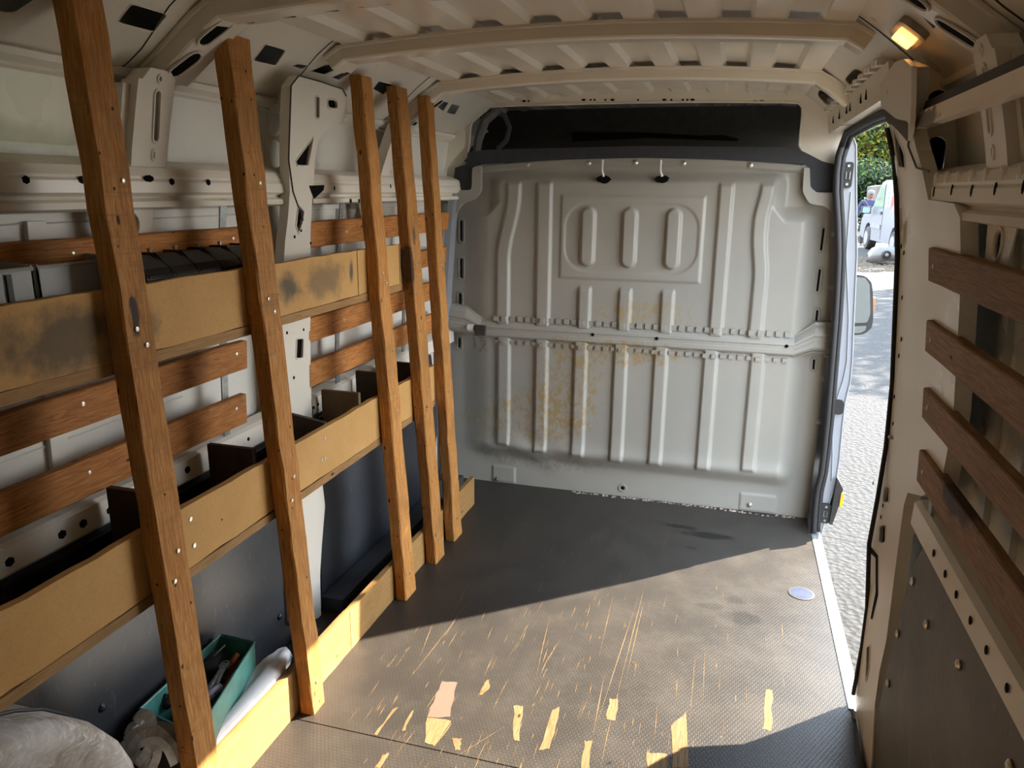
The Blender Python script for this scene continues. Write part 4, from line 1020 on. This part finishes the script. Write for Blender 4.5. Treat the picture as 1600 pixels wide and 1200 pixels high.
# ---- clutter in the gutter between kick board and wall
tbx = thing('tool_tray', (-.80, -2.02, 0), 'open worn teal metal tool tray full of hand tools behind the nearest upright', 'tray')
c1 = at_z(345, 992, .245); c2 = at_z(398, 1004, .245); c3 = at_z(306, 1150, .245); c4 = at_z(219, 1108, .245)
rim = [c1, c2, c3, c4]
cen = sum(rim, Vector()) / 4; bot = [Vector((cen.x + (p.x - cen.x) * .95, cen.y + (p.y - cen.y) * .95, .02)) for p in rim]
inn = [cen + (p - cen) * .965 for p in rim]; inb = [Vector((p.x, p.y, .15)) for p in inn]
for k in range(4):
    l = (k + 1) % 4
    B().hexa([bot[k], bot[l], inb[l], inb[k], rim[k], rim[l], inn[l], inn[k]]).mk('side_panel', M['teal'], tbx)
B().add(inb + bot, [(0, 1, 2, 3), (4, 5, 6, 7)]).mk('base', plain('dark_green_enamel', (.03, .06, .05), .6), tbx)
B().tube([p + Vector((0, 0, .001)) for p in rim], .0035, 6, closed=True).mk('rolled_rim', M['teal'], tbx)
for p in (c4.lerp(c3, .08), c4.lerp(c1, .25)): B().lathe(p + Vector((.003, 0, -.02)), (1, 0, 0), [(.005, 0), (.005, .006)], 8).mk('rivet', M['black'], tbx)
def stick(name, a, b, r, mat, label, cat, flat=1.0, parent=None, extra=None):
    t = thing(name, a, label, cat)
    B().tube([a, a.lerp(b, .5), b], [r, r * .95, r * .8], 8, flat=flat).mk('shaft', mat, t, True)
    if extra: extra(t, a, b)
    return t
def px(u, v, z): return at_z(u, v, z)
def handle(t, a, b): B().tube([a, a.lerp(b, .45)], [.012, .011], 8).mk('handle', M['black'], t, True)
t = thing('spanner', px(325, 1082, .215), 'bright double steel spanner lying in the teal tray', 'spanner')
for k, (a, b) in enumerate((((322, 1080), (352, 1038)), ((333, 1082), (349, 1042)))):
    A, Bq = px(*a, .225), px(*b, .225)
    B().tube([A, A.lerp(Bq, .5), Bq], [.008, .006, .009], 8, flat=.5).mk('shank', M['steel'], t, True)
    B().lathe(Bq, (0, 0, 1), [(.012, -.004), (.012, .004), (.007, .005), (.007, -.003)], 10).mk('jaw', M['steel'], t)
    B().lathe(A, (0, 0, 1), [(.013, -.004), (.013, .004), (.007, .005), (.007, -.003)], 10).mk('jaw', M['steel'], t)
stick('wooden_handle', px(357, 1045, .20), px(372, 1022, .235), .009, M['orange'], 'orange handle end sticking up at the right of the teal tray', 'handle')
stick('red_tool', px(345, 1085, .20), px(372, 1048, .22), .010, M['red'], 'dark red tool bar lying along the right side of the teal tray', 'tool')
stick('rust_file', px(352, 1062, .19), px(385, 1028, .20), .011, plain('rusty_steel', (.13, .06, .03), .7), 'rust brown file lying at the far end of the teal tray', 'file')
stick('white_marker', px(322, 1090, .225), px(345, 1073, .225), .012, plain('lilac_white_plastic', (.55, .55, .75), .5), 'short pale lilac tube lying in the near right of the teal tray', 'tube')
stick('screwdriver', px(232, 1100, .21), px(258, 1080, .215), .008, M['webbing'], 'pale wooden shafted tool lying on the left side of the teal tray', 'screwdriver', extra=lambda t, a, b: B().tube([b, b + (b - a) * .7], .004, 6).mk('blade', M['steel'], t))
stick('black_case', px(250, 1100, .205), px(290, 1065, .21), .032, M['blackc'], 'black soft tool case lying in the teal tray behind the nearest upright', 'case', .5)
stick('black_pouch', px(318, 1052, .205), px(338, 1024, .21), .032, M['blackc'], 'black rubber block at the far end of the teal tray', 'pouch', .6)
stick('thin_chisel', px(334, 1025, .235), px(352, 1008, .245), .003, M['steel'], 'thin pale blade leaning out of the far end of the teal tray', 'chisel')
# white plastic sheet roll
a, b = px(446, 1020, .13), px(330, 1160, .13)
wt = thing('plastic_sheet', (a.x, a.y, .10), 'long white folded plastic sheet lying along the kick board', 'sheet')
V = []; F = []; nA = 26; r = random.Random(4)
for i in range(nA + 1):
    t_ = i / nA; c_ = a.lerp(b + (b - a) * .6, t_); w_ = .042 * min(1, .45 + t_ * 3)
    for k, (dx, dz) in enumerate(((-1.1, -.6), (-1.0, .3), (-.4, .85), (.0, .55), (.35, .9), (1.0, .45), (1.15, -.1), (1.0, -.9), (-.6, -1.0))):
        j = .15 * r.uniform(-1, 1) if i < 4 else .05 * r.uniform(-1, 1)
        V.append((min(c_.x + dx * w_ * (1 + j), -.694), c_.y + r.uniform(-.01, .01) * (i == 0),   .135 + dz * w_ * (1 + j)))
for i in range(nA):
    for k in range(9): l = (k + 1) % 9; F.append((i * 9 + k, i * 9 + l, (i + 1) * 9 + l, (i + 1) * 9 + k))
F.append(tuple(range(9)))
mk('sheet', V, F, M['whitep'], wt, True)
# webbing straps
def ribbon(name, P, w, mat, label, group=None):
    P = [Vector(p) for p in P]
    Q = []
    for i in range(len(P) - 1):
        p0 = P[max(0, i - 1)]; p1 = P[i]; p2 = P[i + 1]; p3 = P[min(len(P) - 1, i + 2)]
        for k in range(6):
            t = k / 6; Q.append(.5 * ((2 * p1) + (p2 - p0) * t + (2 * p0 - 5 * p1 + 4 * p2 - p3) * t * t + (3 * p1 - p0 - 3 * p2 + p3) * t ** 3))
    Q.append(P[-1]); t = thing(name, P[0], label, 'strap', group)
    path = []
    for i, q in enumerate(Q):
        d = (Q[min(i + 1, len(Q) - 1)] - Q[max(i - 1, 0)]).normalized(); sxx = d.cross(Vector((.5, -.5, .7))).normalized()
        path.append((q, sxx * w, d.cross(sxx) * .0015))
    B().sweep(path, [(-1, -1), (1, -1), (1, 1), (-1, 1)]).mk('webbing', mat, t)
    return t
ribbon('webbing_strap', [px(213, 1128, .30), px(222, 1116, .33), px(235, 1122, .32), px(236, 1140, .28), px(222, 1142, .27), px(214, 1132, .29)], .011, M['webbing'], 'small loop of pale webbing standing at the near corner of the teal tray')
ribbon('webbing_strap', [px(196, 1160, .24), px(212, 1148, .27), px(232, 1138, .29), px(252, 1150, .28), px(268, 1168, .26), px(285, 1182, .22)], .013, M['webbing'], 'pale webbing arching over the black roll beside the dusty wheel arch')
ribbon('webbing_strap', [px(205, 1172, .24), px(222, 1150, .28), px(238, 1152, .27), px(232, 1172, .25), px(222, 1192, .22)], .012, M['webbing'], 'pale webbing looped steeply between the wheel arch and the black roll')
ribbon('webbing_strap', [px(188, 1162, .22), px(205, 1176, .22), px(222, 1188, .22), px(236, 1205, .20)], .014, M['webbing'], 'pale webbing lying lowest against the dusty wheel arch')
ribbon('webbing_strap', [px(232, 1140, .25), px(250, 1136, .27), px(266, 1142, .27), px(280, 1160, .25)], .012, plain('beige_webbing', (.36, .31, .25), .8, bump=.2), 'beige dirty webbing under the near end of the teal tray')
ribbon('webbing_strap', [px(200, 1150, .22), px(206, 1136, .26), px(220, 1132, .27), px(214, 1150, .25), px(204, 1168, .22)], .010, M['webbing'], 'narrow pale webbing bent double at the far side of the dusty wheel arch')
ribbon('webbing_strap', [px(212, 1168, .25), px(226, 1160, .28), px(246, 1158, .29), px(262, 1172, .27), px(272, 1195, .23)], .008, plain('white_webbing', (.85, .84, .80), .7, bump=.2), 'thin white webbing band crossing over the top of the black roll')
ribbon('webbing_strap', [px(216, 1192, .23), px(228, 1178, .26), px(236, 1166, .28), px(246, 1168, .28), px(244, 1186, .25), px(236, 1204, .22)], .009, M['webbing'], 'pale webbing hairpin lying in front of the black roll')
t = thing('black_roll', px(262, 1185, .15), 'black rubber roll lying beneath the pale webbing behind the nearest upright', 'roll')
A = px(236, 1190, .18); Bq = px(285, 1172, .20)
B().tube([A, A.lerp(Bq, .3), A.lerp(Bq, .6), Bq, Bq + (Bq - A) * .4], [.03, .042, .046, .044, .03], 12).mk('roll', M['blackc'], t, True)

# ================================================================ OUTDOORS
GT = [(-40, -.62), (2.0, -.60), (19, -.03), (24, -.14), (60, .2), (90, .4)]
def gz(y): return interp(GT, y)
V = []; F = []
gy = [-40, -10, 0, 2, 5, 8, 12, 16, 20, 30, 45, 70]; gx = [-40, -10, 0, 3, 6, 10, 20, 45]
for y in gy:
    for x in gx: V.append((x, y, gz(y)))
for j in range(len(gy) - 1):
    for i in range(len(gx) - 1): a = j * len(gx) + i; F.append((a, a + 1, a + len(gx) + 1, a + len(gx)))
ground = mk('ground', V, F, M['ground'], recalc=False); ground['kind'] = 'structure'
def gpt(u, v):
    r = ray(u, v); k = 1.0
    lo, hi = .5, 80
    for _ in range(50):
        m = (lo + hi) / 2; p = CAM + r * (m / r.y)
        if p.z > gz(p.y): lo = m
        else: hi = m
    return CAM + r * (lo / r.y)
g1 = gpt(1350, 418); g2 = gpt(1400, 410)
lit = B(); r = random.Random(9)
for i in range(420):
    q = gpt(r.uniform(1330, 1425), r.uniform(403, 425)); s_ = r.uniform(.02, .07)
    lit.hexa([(q.x - s_, q.y - s_, q.z - .01), (q.x + s_, q.y - s_, q.z - .01), (q.x + s_, q.y + s_, q.z - .01), (q.x - s_, q.y + s_, q.z - .01), (q.x - s_ * .4, q.y - s_ * .4, q.z + s_ * .5), (q.x + s_ * .5, q.y - s_ * .4, q.z + s_ * .5), (q.x + s_ * .4, q.y + s_ * .4, q.z + s_ * .5), (q.x - s_ * .4, q.y + s_ * .4, q.z + s_ * .4)])
lo_ = lit.mk('leaf_litter', M['litter']); tagobj(lo_, 'band of brown leaf litter and stones across the ground outside the door', 'litter', kind='stuff')
# parked white van outside
cp = gpt(1352, 389)           # near front wheel contact
D0 = cp.y
fwd = Vector((-.085, .9964, 0)).normalized(); lat = Vector((fwd.y, -fwd.x, 0))   # lat points away from the camera side
vanp = thing('parked_van', (cp.x, cp.y, cp.z), 'small white van parked outside with red lettering on its side', 'van')
def vf(a, b, w):     # a along length (0 front axle, positive rearwards), b up, w across
    p = Vector((cp.x, cp.y, cp.z)) - fwd * a - lat * w * 0 + (-lat) * 0; p = p + Vector((fwd.y, -fwd.x, 0)) * (-w if ((Vector((fwd.y, -fwd.x, 0))).dot(CAM - cp) > 0) else w)
    return (p.x, p.y, p.z + b)
wp = plain('white_van_paint', (.125, .137, .16), .35, var=.08)
body = [(-.85, .35), (-.40, .28), (-.36, .50), (-.22, .68), (0, .74), (.22, .68), (.36, .50), (.40, .28), (2.2, .28), (2.26, .50), (2.4, .68), (2.6, .72), (2.8, .68), (2.94, .50), (3.0, .28), (3.25, .32), (3.28, 1.2), (3.22, 1.75), (3.0, 1.85), (1.3, 1.86), (.95, 1.80), (.30, 1.18), (.0, 1.10), (-.55, .98), (-.80, .82), (-.88, .6)]
B().prism(body, vf, 1.62).mk('body', wp, vanp)
B().prism([(.42, 1.16), (1.0, 1.72), (1.32, 1.74), (1.34, 1.14)], lambda a, b, w: vf(a, b, -.012 + w), .012).mk('side_window', plain('green_tinted_glass', (.12, .20, .16), .1), vanp)
B().prism([(.30, .62), (1.30, .60), (1.30, .72), (.32, .74)], lambda a, b, w: vf(a, b, -.03 + w), .03).mk('side_strip', plain('grey_plastic_strip', (.16, .17, .18), .6), vanp)
B().prism([(1.345, .35), (1.355, .35), (1.355, 1.78), (1.345, 1.78)], lambda a, b, w: vf(a, b, -.006 + w), .006).mk('door_gap', M['black'], vanp)
B().prism(rounded([(1.16, .98), (1.28, .98), (1.28, 1.06), (1.16, 1.06)], .3), lambda a, b, w: vf(a, b, -.03 + w), .03).mk('door_handle', M['black'], vanp)
for k in (0, 2.6):
    c_ = Vector(vf(k, .31, .0)); ax_ = (Vector(vf(k, .31, 1)) - c_).normalized()
    w_ = B().lathe(c_, ax_, [(.28, -.02), (.31, .02), (.31, .18), (.28, .2)], 20).mk('wheel', M['rubber'], vanp)
    B().lathe(c_ - ax_ * .025, ax_, [(.19, -.006), (.19, .01), (.05, .0)], 14).mk('hubcap', plain('grey_hub', (.25, .25, .26), .4, .4), w_)
c_ = Vector(vf(.30, 1.28, -.22)); mm = B()
mm.prism(rounded([(.25, .98), (.36, .98), (.36, 1.17), (.25, 1.17)], .3), lambda a, b, w: vf(a, b, -.30 + w), .24).mk('mirror', M['rubber'], vanp)
B().prism(rounded(rect(-.28, 1.00, -.09, 1.15), .25), lambda a, b, w: vf(.365 + w, b, a), .01).mk('mirror_glass', plain('pale_blue_mirror', (.25, .38, .45), .15), vanp)
for i in range(5):
    B().prism([(1.46 + .02 * i, 1.68 - i * .125), (1.78, 1.69 - i * .125), (1.78, 1.645 - i * .125), (1.46 + .02 * i, 1.635 - i * .125)], lambda a, b, w: vf(a, b, -.004 + w), .004).mk('grey_lettering', plain('blue_grey_lettering', (.16, .20, .27), .6), vanp)
for i, (a0, b0, h_) in enumerate(((1.95, 1.12, .34), (2.10, 1.20, .42), (2.30, 1.12, .30), (2.45, 1.30, .35), (2.62, 1.15, .45))):
    B().prism([(a0, b0), (a0 + .10, b0 + .02), (a0 + .18, b0 + h_), (a0 + .06, b0 + h_)], lambda a, b, w: vf(a, b, -.004 + w), .004).mk('red_lettering', plain('red_lettering_film', (.55, .07, .05), .6), vanp)
# plastic barrel-like dark thing at the rear wheel
# silver bumper on the ground
q0 = gpt(1352, 412); q1 = gpt(1420, 418); q0.y = q1.y = (q0.y + q1.y) / 2; gb = gz(q0.y)
bp = thing('car_bumper', (q0.x, q0.y, gb), 'silver car bumper with round black lamp lying on the ground outside', 'bumper')
yb = q0.y; V = []; F = []
pL = [at_y(u, v, yb) for u, v in ((1361, 399), (1366, 389), (1376, 385), (1390, 386), (1410, 388), (1430, 390))]
pB = [at_y(u, v, yb) for u, v in ((1358, 409), (1364, 411), (1374, 410), (1390, 408), (1410, 407), (1430, 407))]
for i in range(6):
    d_ = [.3, .1, 0, 0, 0, 0][i]
    a, b = pL[i], pB[i]; m = a.lerp(b, .5)
    for p_, dy in ((a, .25), (a.lerp(b, .1), .06), (m, 0), (b, .05), (Vector((b.x, b.y, b.z - .03)), .3)): V.append((p_.x, p_.y + dy + d_, p_.z))
for i in range(5):
    for k in range(4): F.append((i * 5 + k, i * 5 + k + 1, i * 5 + k + 6, i * 5 + k + 5))
mk('shell', V, F, M['silver'], bp, True)
c_ = at_y(1385, 398, yb - .02); B().lathe(c_, (.1, -1, 0), [(.10, -.04), (.10, .04), (.08, .06), (.06, .02)], 16).mk('fog_lamp', M['rubber'], bp)
B().lathe(c_ - Vector((0, .05, 0)), (.1, -1, 0), [(.05, 0), (.03, .03)], 10).mk('lamp_glass', M['silver'], bp)
# rock under the bumper
# beige box van body behind
yb = cp.y + 4.5
q = [at_y(u, v, yb) for u, v in ((1370, 291), (1382, 289), (1440, 289), (1440, 370), (1366, 370))]
q[3].z = q[4].z = gz(yb)
bx_ = B().prism([(p.x, p.z) for p in q], lambda a, b, w: (a, yb + w, b), 2.0).mk('beige_container', plain('beige_container_paint', (.12, .11, .09), .6)); tagobj(bx_, 'beige box container standing behind the small white van', 'container')
# man with cap
def skinfig(name, joints, edges, mat, parent, sub=2):
    me = bpy.data.meshes.new(name); off = wloc(parent)
    me.from_pydata([Vector(p[0]) - off for p in joints], edges, []); o = bpy.data.objects.new(name, me); COL.objects.link(o); o.parent = parent
    sk = o.modifiers.new('skin', 'SKIN'); sv = me.skin_vertices[0].data
    for i, (p, rr) in enumerate(joints): sv[i].radius = (rr, rr) if not isinstance(rr, tuple) else rr
    sv[0].use_root = True; sk.use_smooth_shade = True
    ss_ = o.modifiers.new('sub', 'SUBSURF'); ss_.levels = sub; ss_.render_levels = sub
    me.materials.append(mat); return o
ym = cp.y + 1.8
hd_ = at_y(1360.5, 305, ym); zt = at_y(1360, 298, ym).z; zg = gz(ym)
H = max(1.6, zt - zg); mx, my = hd_.x, ym
Lc = Vector((mx, my, zg))
man = thing('person', Lc, 'man in dark navy top and pale cap with cross-body strap standing behind the white van', 'person')
def J(x, y, z): return Lc + Vector((x, y, z * H))
navy = plain('navy_cloth', (.022, .03, .07), .85)
skinm = plain('skin_tone', (.17, .085, .06), .5, var=.1)
skinfig('top', [(J(0, 0, .52), (.17, .12)), (J(0, 0, .62), (.17, .12)), (J(0, 0, .72), (.20, .13)), (J(0, 0, .80), (.17, .11)), (J(0, 0, .835), (.07, .07)),
                (J(-.20, 0, .80), .075), (J(-.30, .02, .66), .062), (J(-.30, -.02, .53), .05), (J(.20, 0, .80), .075), (J(.30, .02, .66), .062), (J(.32, -.08, .54), .05)],
        [(0, 1), (1, 2), (2, 3), (3, 4), (3, 5), (5, 6), (6, 7), (3, 8), (8, 9), (9, 10)], navy, man)
skinfig('trousers', [(J(0, 0, .51), (.16, .11)), (J(-.09, 0, .47), .10), (J(-.11, -.02, .27), .075), (J(-.11, 0, .04), .05), (J(.09, 0, .47), .10), (J(.12, -.03, .27), .075), (J(.12, 0, .04), .05)],
        [(0, 1), (1, 2), (2, 3), (0, 4), (4, 5), (5, 6)], plain('dark_trousers', (.04, .035, .035), .9), man)
for sx_ in (-.11, .12): skinfig('shoe', [(J(sx_, .03, .025), .045), (J(sx_, -.10, .02), .04), (J(sx_, -.19, .018), .03)], [(0, 1), (1, 2)], M['black'], man, 1)
head = B(); prof = [(.02, -.005), (.055, .0), (.07, .04), (.082, .09), (.085, .13), (.078, .18), (.05, .215), (.01, .228)]
head.lathe(J(0, -.01, .865), (0, 0, 1), prof, 16)
ho = head.mk('head', skinm, man, True)
B().tube([J(0, 0, .82), J(0, -.005, .875)], .052, 10).mk('neck', skinm, man, True)
B().lathe(J(0, -.10, .92), (0, -1, -.2), [(.012, 0), (.014, .012), (.006, .022)], 8).mk('nose', skinm, ho, True)
for sx_ in (-.032, .032): B().lathe(J(sx_, -.088, .937), (0, -1, 0), [(.009, 0), (.006, .006)], 8).mk('eye', M['black'], ho)
for sx_ in (-.085, .085): B().lathe(J(sx_, 0, .93), (1 if sx_ > 0 else -1, 0, 0), [(.02, -.01), (.026, .006), (.012, .012)], 8).mk('ear', skinm, ho)
B().box(J(-.025, -.092, .893), J(.025, -.080, .899)).mk('mouth', plain('lip', (.35, .12, .10), .6), ho)
cap = B().lathe(J(0, 0, .955), (0, 0, 1), [(.094, -.015), (.097, .02), (.09, .06), (.06, .09), (.01, .10)], 16)
cap.prism(rounded([(-.07, -.06), (.07, -.06), (.05, -.18), (-.05, -.18)], .4), lambda a, b, w: J(a, b, .948) + Vector((0, 0, w)), .008)
cap.mk('cap', plain('pale_grey_cap', (.14, .14, .14), .8), man)
B().tube([J(-.17, -.02, .845), J(-.08, -.15, .76), J(.05, -.165, .66), J(.16, -.10, .58)], .014, 6, flat=.4).mk('cross_strap', plain('grey_strap', (.12, .12, .15), .8), man)
for sg, bx, by_, bz in ((-1, -.30, -.02, .53), (1, .32, -.08, .54)):
    hx = [(J(bx, by_ - .01, bz), .035), (J(bx, by_ - .03, bz - .045), .034)]
    hand = skinfig('hand', hx + [(J(bx + d_, by_ - .045, bz - .085 - abs(d_) * -.1), .010) for d_ in (-.027, -.009, .009, .027)] + [(J(bx - sg * .045, by_ - .05, bz - .05), .011)],
                   [(0, 1), (1, 2), (1, 3), (1, 4), (1, 5), (0, 6)], skinm, man, 1)

# trees and bushes beyond
def foliage(name, blobs, n_, size, mats, label, cat, trunk=None, seed=1, group=None):
    r = random.Random(seed); base = trunk[0] if trunk else Vector((blobs[0][0].x, blobs[0][0].y, gz(blobs[0][0].y)))
    t = thing(name, base, label, cat, group)
    Bs = [B() for _ in mats]
    for i in range(n_):
        c_, rad = blobs[r.randrange(len(blobs))]
        while True:
            d_ = Vector((r.uniform(-1, 1), r.uniform(-1, 1), r.uniform(-1, 1)))
            if .3 < d_.length < 1: break
        p_ = c_ + Vector((d_.x * rad[0], d_.y * rad[1], d_.z * rad[2]))
        if p_.z < gz(p_.y): continue
        u_ = Vector((r.uniform(-1, 1), r.uniform(-1, 1), r.uniform(-1, 1))).normalized(); v_ = u_.orthogonal().normalized(); s_ = size * r.uniform(.5, 1.3)
        k_ = r.randrange(len(mats))
        Bs[k_].add([p_ - u_ * s_, p_ + v_ * s_ * .5, p_ + u_ * s_, p_ - v_ * s_ * .5], [(0, 1, 2, 3)])
    for b_, m_ in zip(Bs, mats):
        o_ = mk('foliage', b_.V, b_.F, m_, t, recalc=False); o_['kind'] = 'stuff'
    if trunk:
        B().tube(trunk, [.28 - .2 * i / (len(trunk) - 1) for i in range(len(trunk))], 8).mk('trunk', plain('bark', (.09, .06, .04), .9, bump=.5), t, True)
        top = trunk[-1]
        for k in range(5):
            c_, rad = blobs[k % len(blobs)]; B().tube([trunk[-2], trunk[-2].lerp(c_, .5) + Vector((0, 0, .3)), c_], [.1, .06, .02], 6).mk('branch', plain('bark', (.09, .06, .04), .9), t)
    return t
def leafm(name, c):
    n = N(name); a = n.noise(n.pos, 3, 4); n.col(n.mix(n.mapr(a, .3, .7), tuple(v * .6 for v in c), c)); n.rough(.7); n.b.inputs['Specular IOR Level'].default_value = .08
    tr = n.n.new('ShaderNodeBsdfTranslucent'); tr.inputs[0].default_value = (c[0], c[1], c[2] * .7, 1); mx_ = n.n.new('ShaderNodeMixShader'); mx_.inputs[0].default_value = .4
    n.L(n.b.outputs[0], mx_.inputs[1]); n.L(tr.outputs[0], mx_.inputs[2]); n.L(mx_.outputs[0], n.n['Material Output'].inputs[0]); return n.m
LG = leafm('leaf_green', (.075, .125, .035)); LY = leafm('leaf_yellow_green', (.22, .23, .03)); LD = leafm('leaf_blue_green', (0.028, 0.053, 0.034)); LO = leafm('leaf_orange', (0.124, 0.062, 0.022))
yt = cp.y + 14
def tp(u, v, y=None): return at_y(u, v, yt if y is None else y)
cc = tp(1372, 225); br = Vector((cc.x, yt, gz(yt)))
foliage('garden_tree', [(tp(1350, 225), (2.6, 2, 1.9)), (tp(1385, 215), (2.4, 2, 1.8)), (tp(1370, 255), (2.6, 2, 1.2)), (tp(1365, 180), (3.0, 2.5, 2.0)), (tp(1415, 230), (3, 2, 2.2)), (tp(1375, 245), (2.4, 1.2, 1.0))], 26000, .11, [LG, LG, LD, LY, LY, LO],
        'yellow and green leafy tree filling the top of the door opening', 'tree', [br, br + Vector((.1, 0, 1.4)), br + Vector((0, 0, 3.2))], 3)
yt2 = cp.y + 8.0
foliage('dark_bush', [(at_y(1350, 290, yt2), (1.5, 1, 1.0)), (at_y(1372, 286, yt2), (1.3, 1, .55)), (at_y(1352, 310, yt2), (1.4, .8, 1.2)), (at_y(1395, 284, yt2), (1.5, 1, .5))], 9000, .09, [LD, LD, leafm('leaf_dark', (0.012, 0.022, 0.012)), LG],
        'dark blue-green bush behind the man and the white van', 'bush', seed=8)
foliage('boundary_hedge', [(Vector((5 + k * 3.5, cp.y + 22, 1.8)), (2.6, 1.2, 2.4)) for k in range(-3, 8)], 9000, .2, [LG, LD, LY], 'tall green hedge far behind the tree outside', 'hedge', seed=12)
# unseen tree added off to the right to shade the middle of the yard
st_ = Vector((9.5, 12.5, gz(12.5)))
foliage('added_shade_tree', [(st_ + Vector((dx, dy, 4.6)), (2.0, 2.0, 1.4)) for dx, dy in ((0, 0), (1.6, 1.4), (-1.5, -1.4), (1.5, -1.2), (-1.2, 1.5))], 14000, .17, [LG, LD, LG], 'unseen leafy tree added to shade the middle of the yard outside', 'tree', [st_, st_ + Vector((.1, 0, 2.0)), st_ + Vector((0, 0, 4.2))], 21)
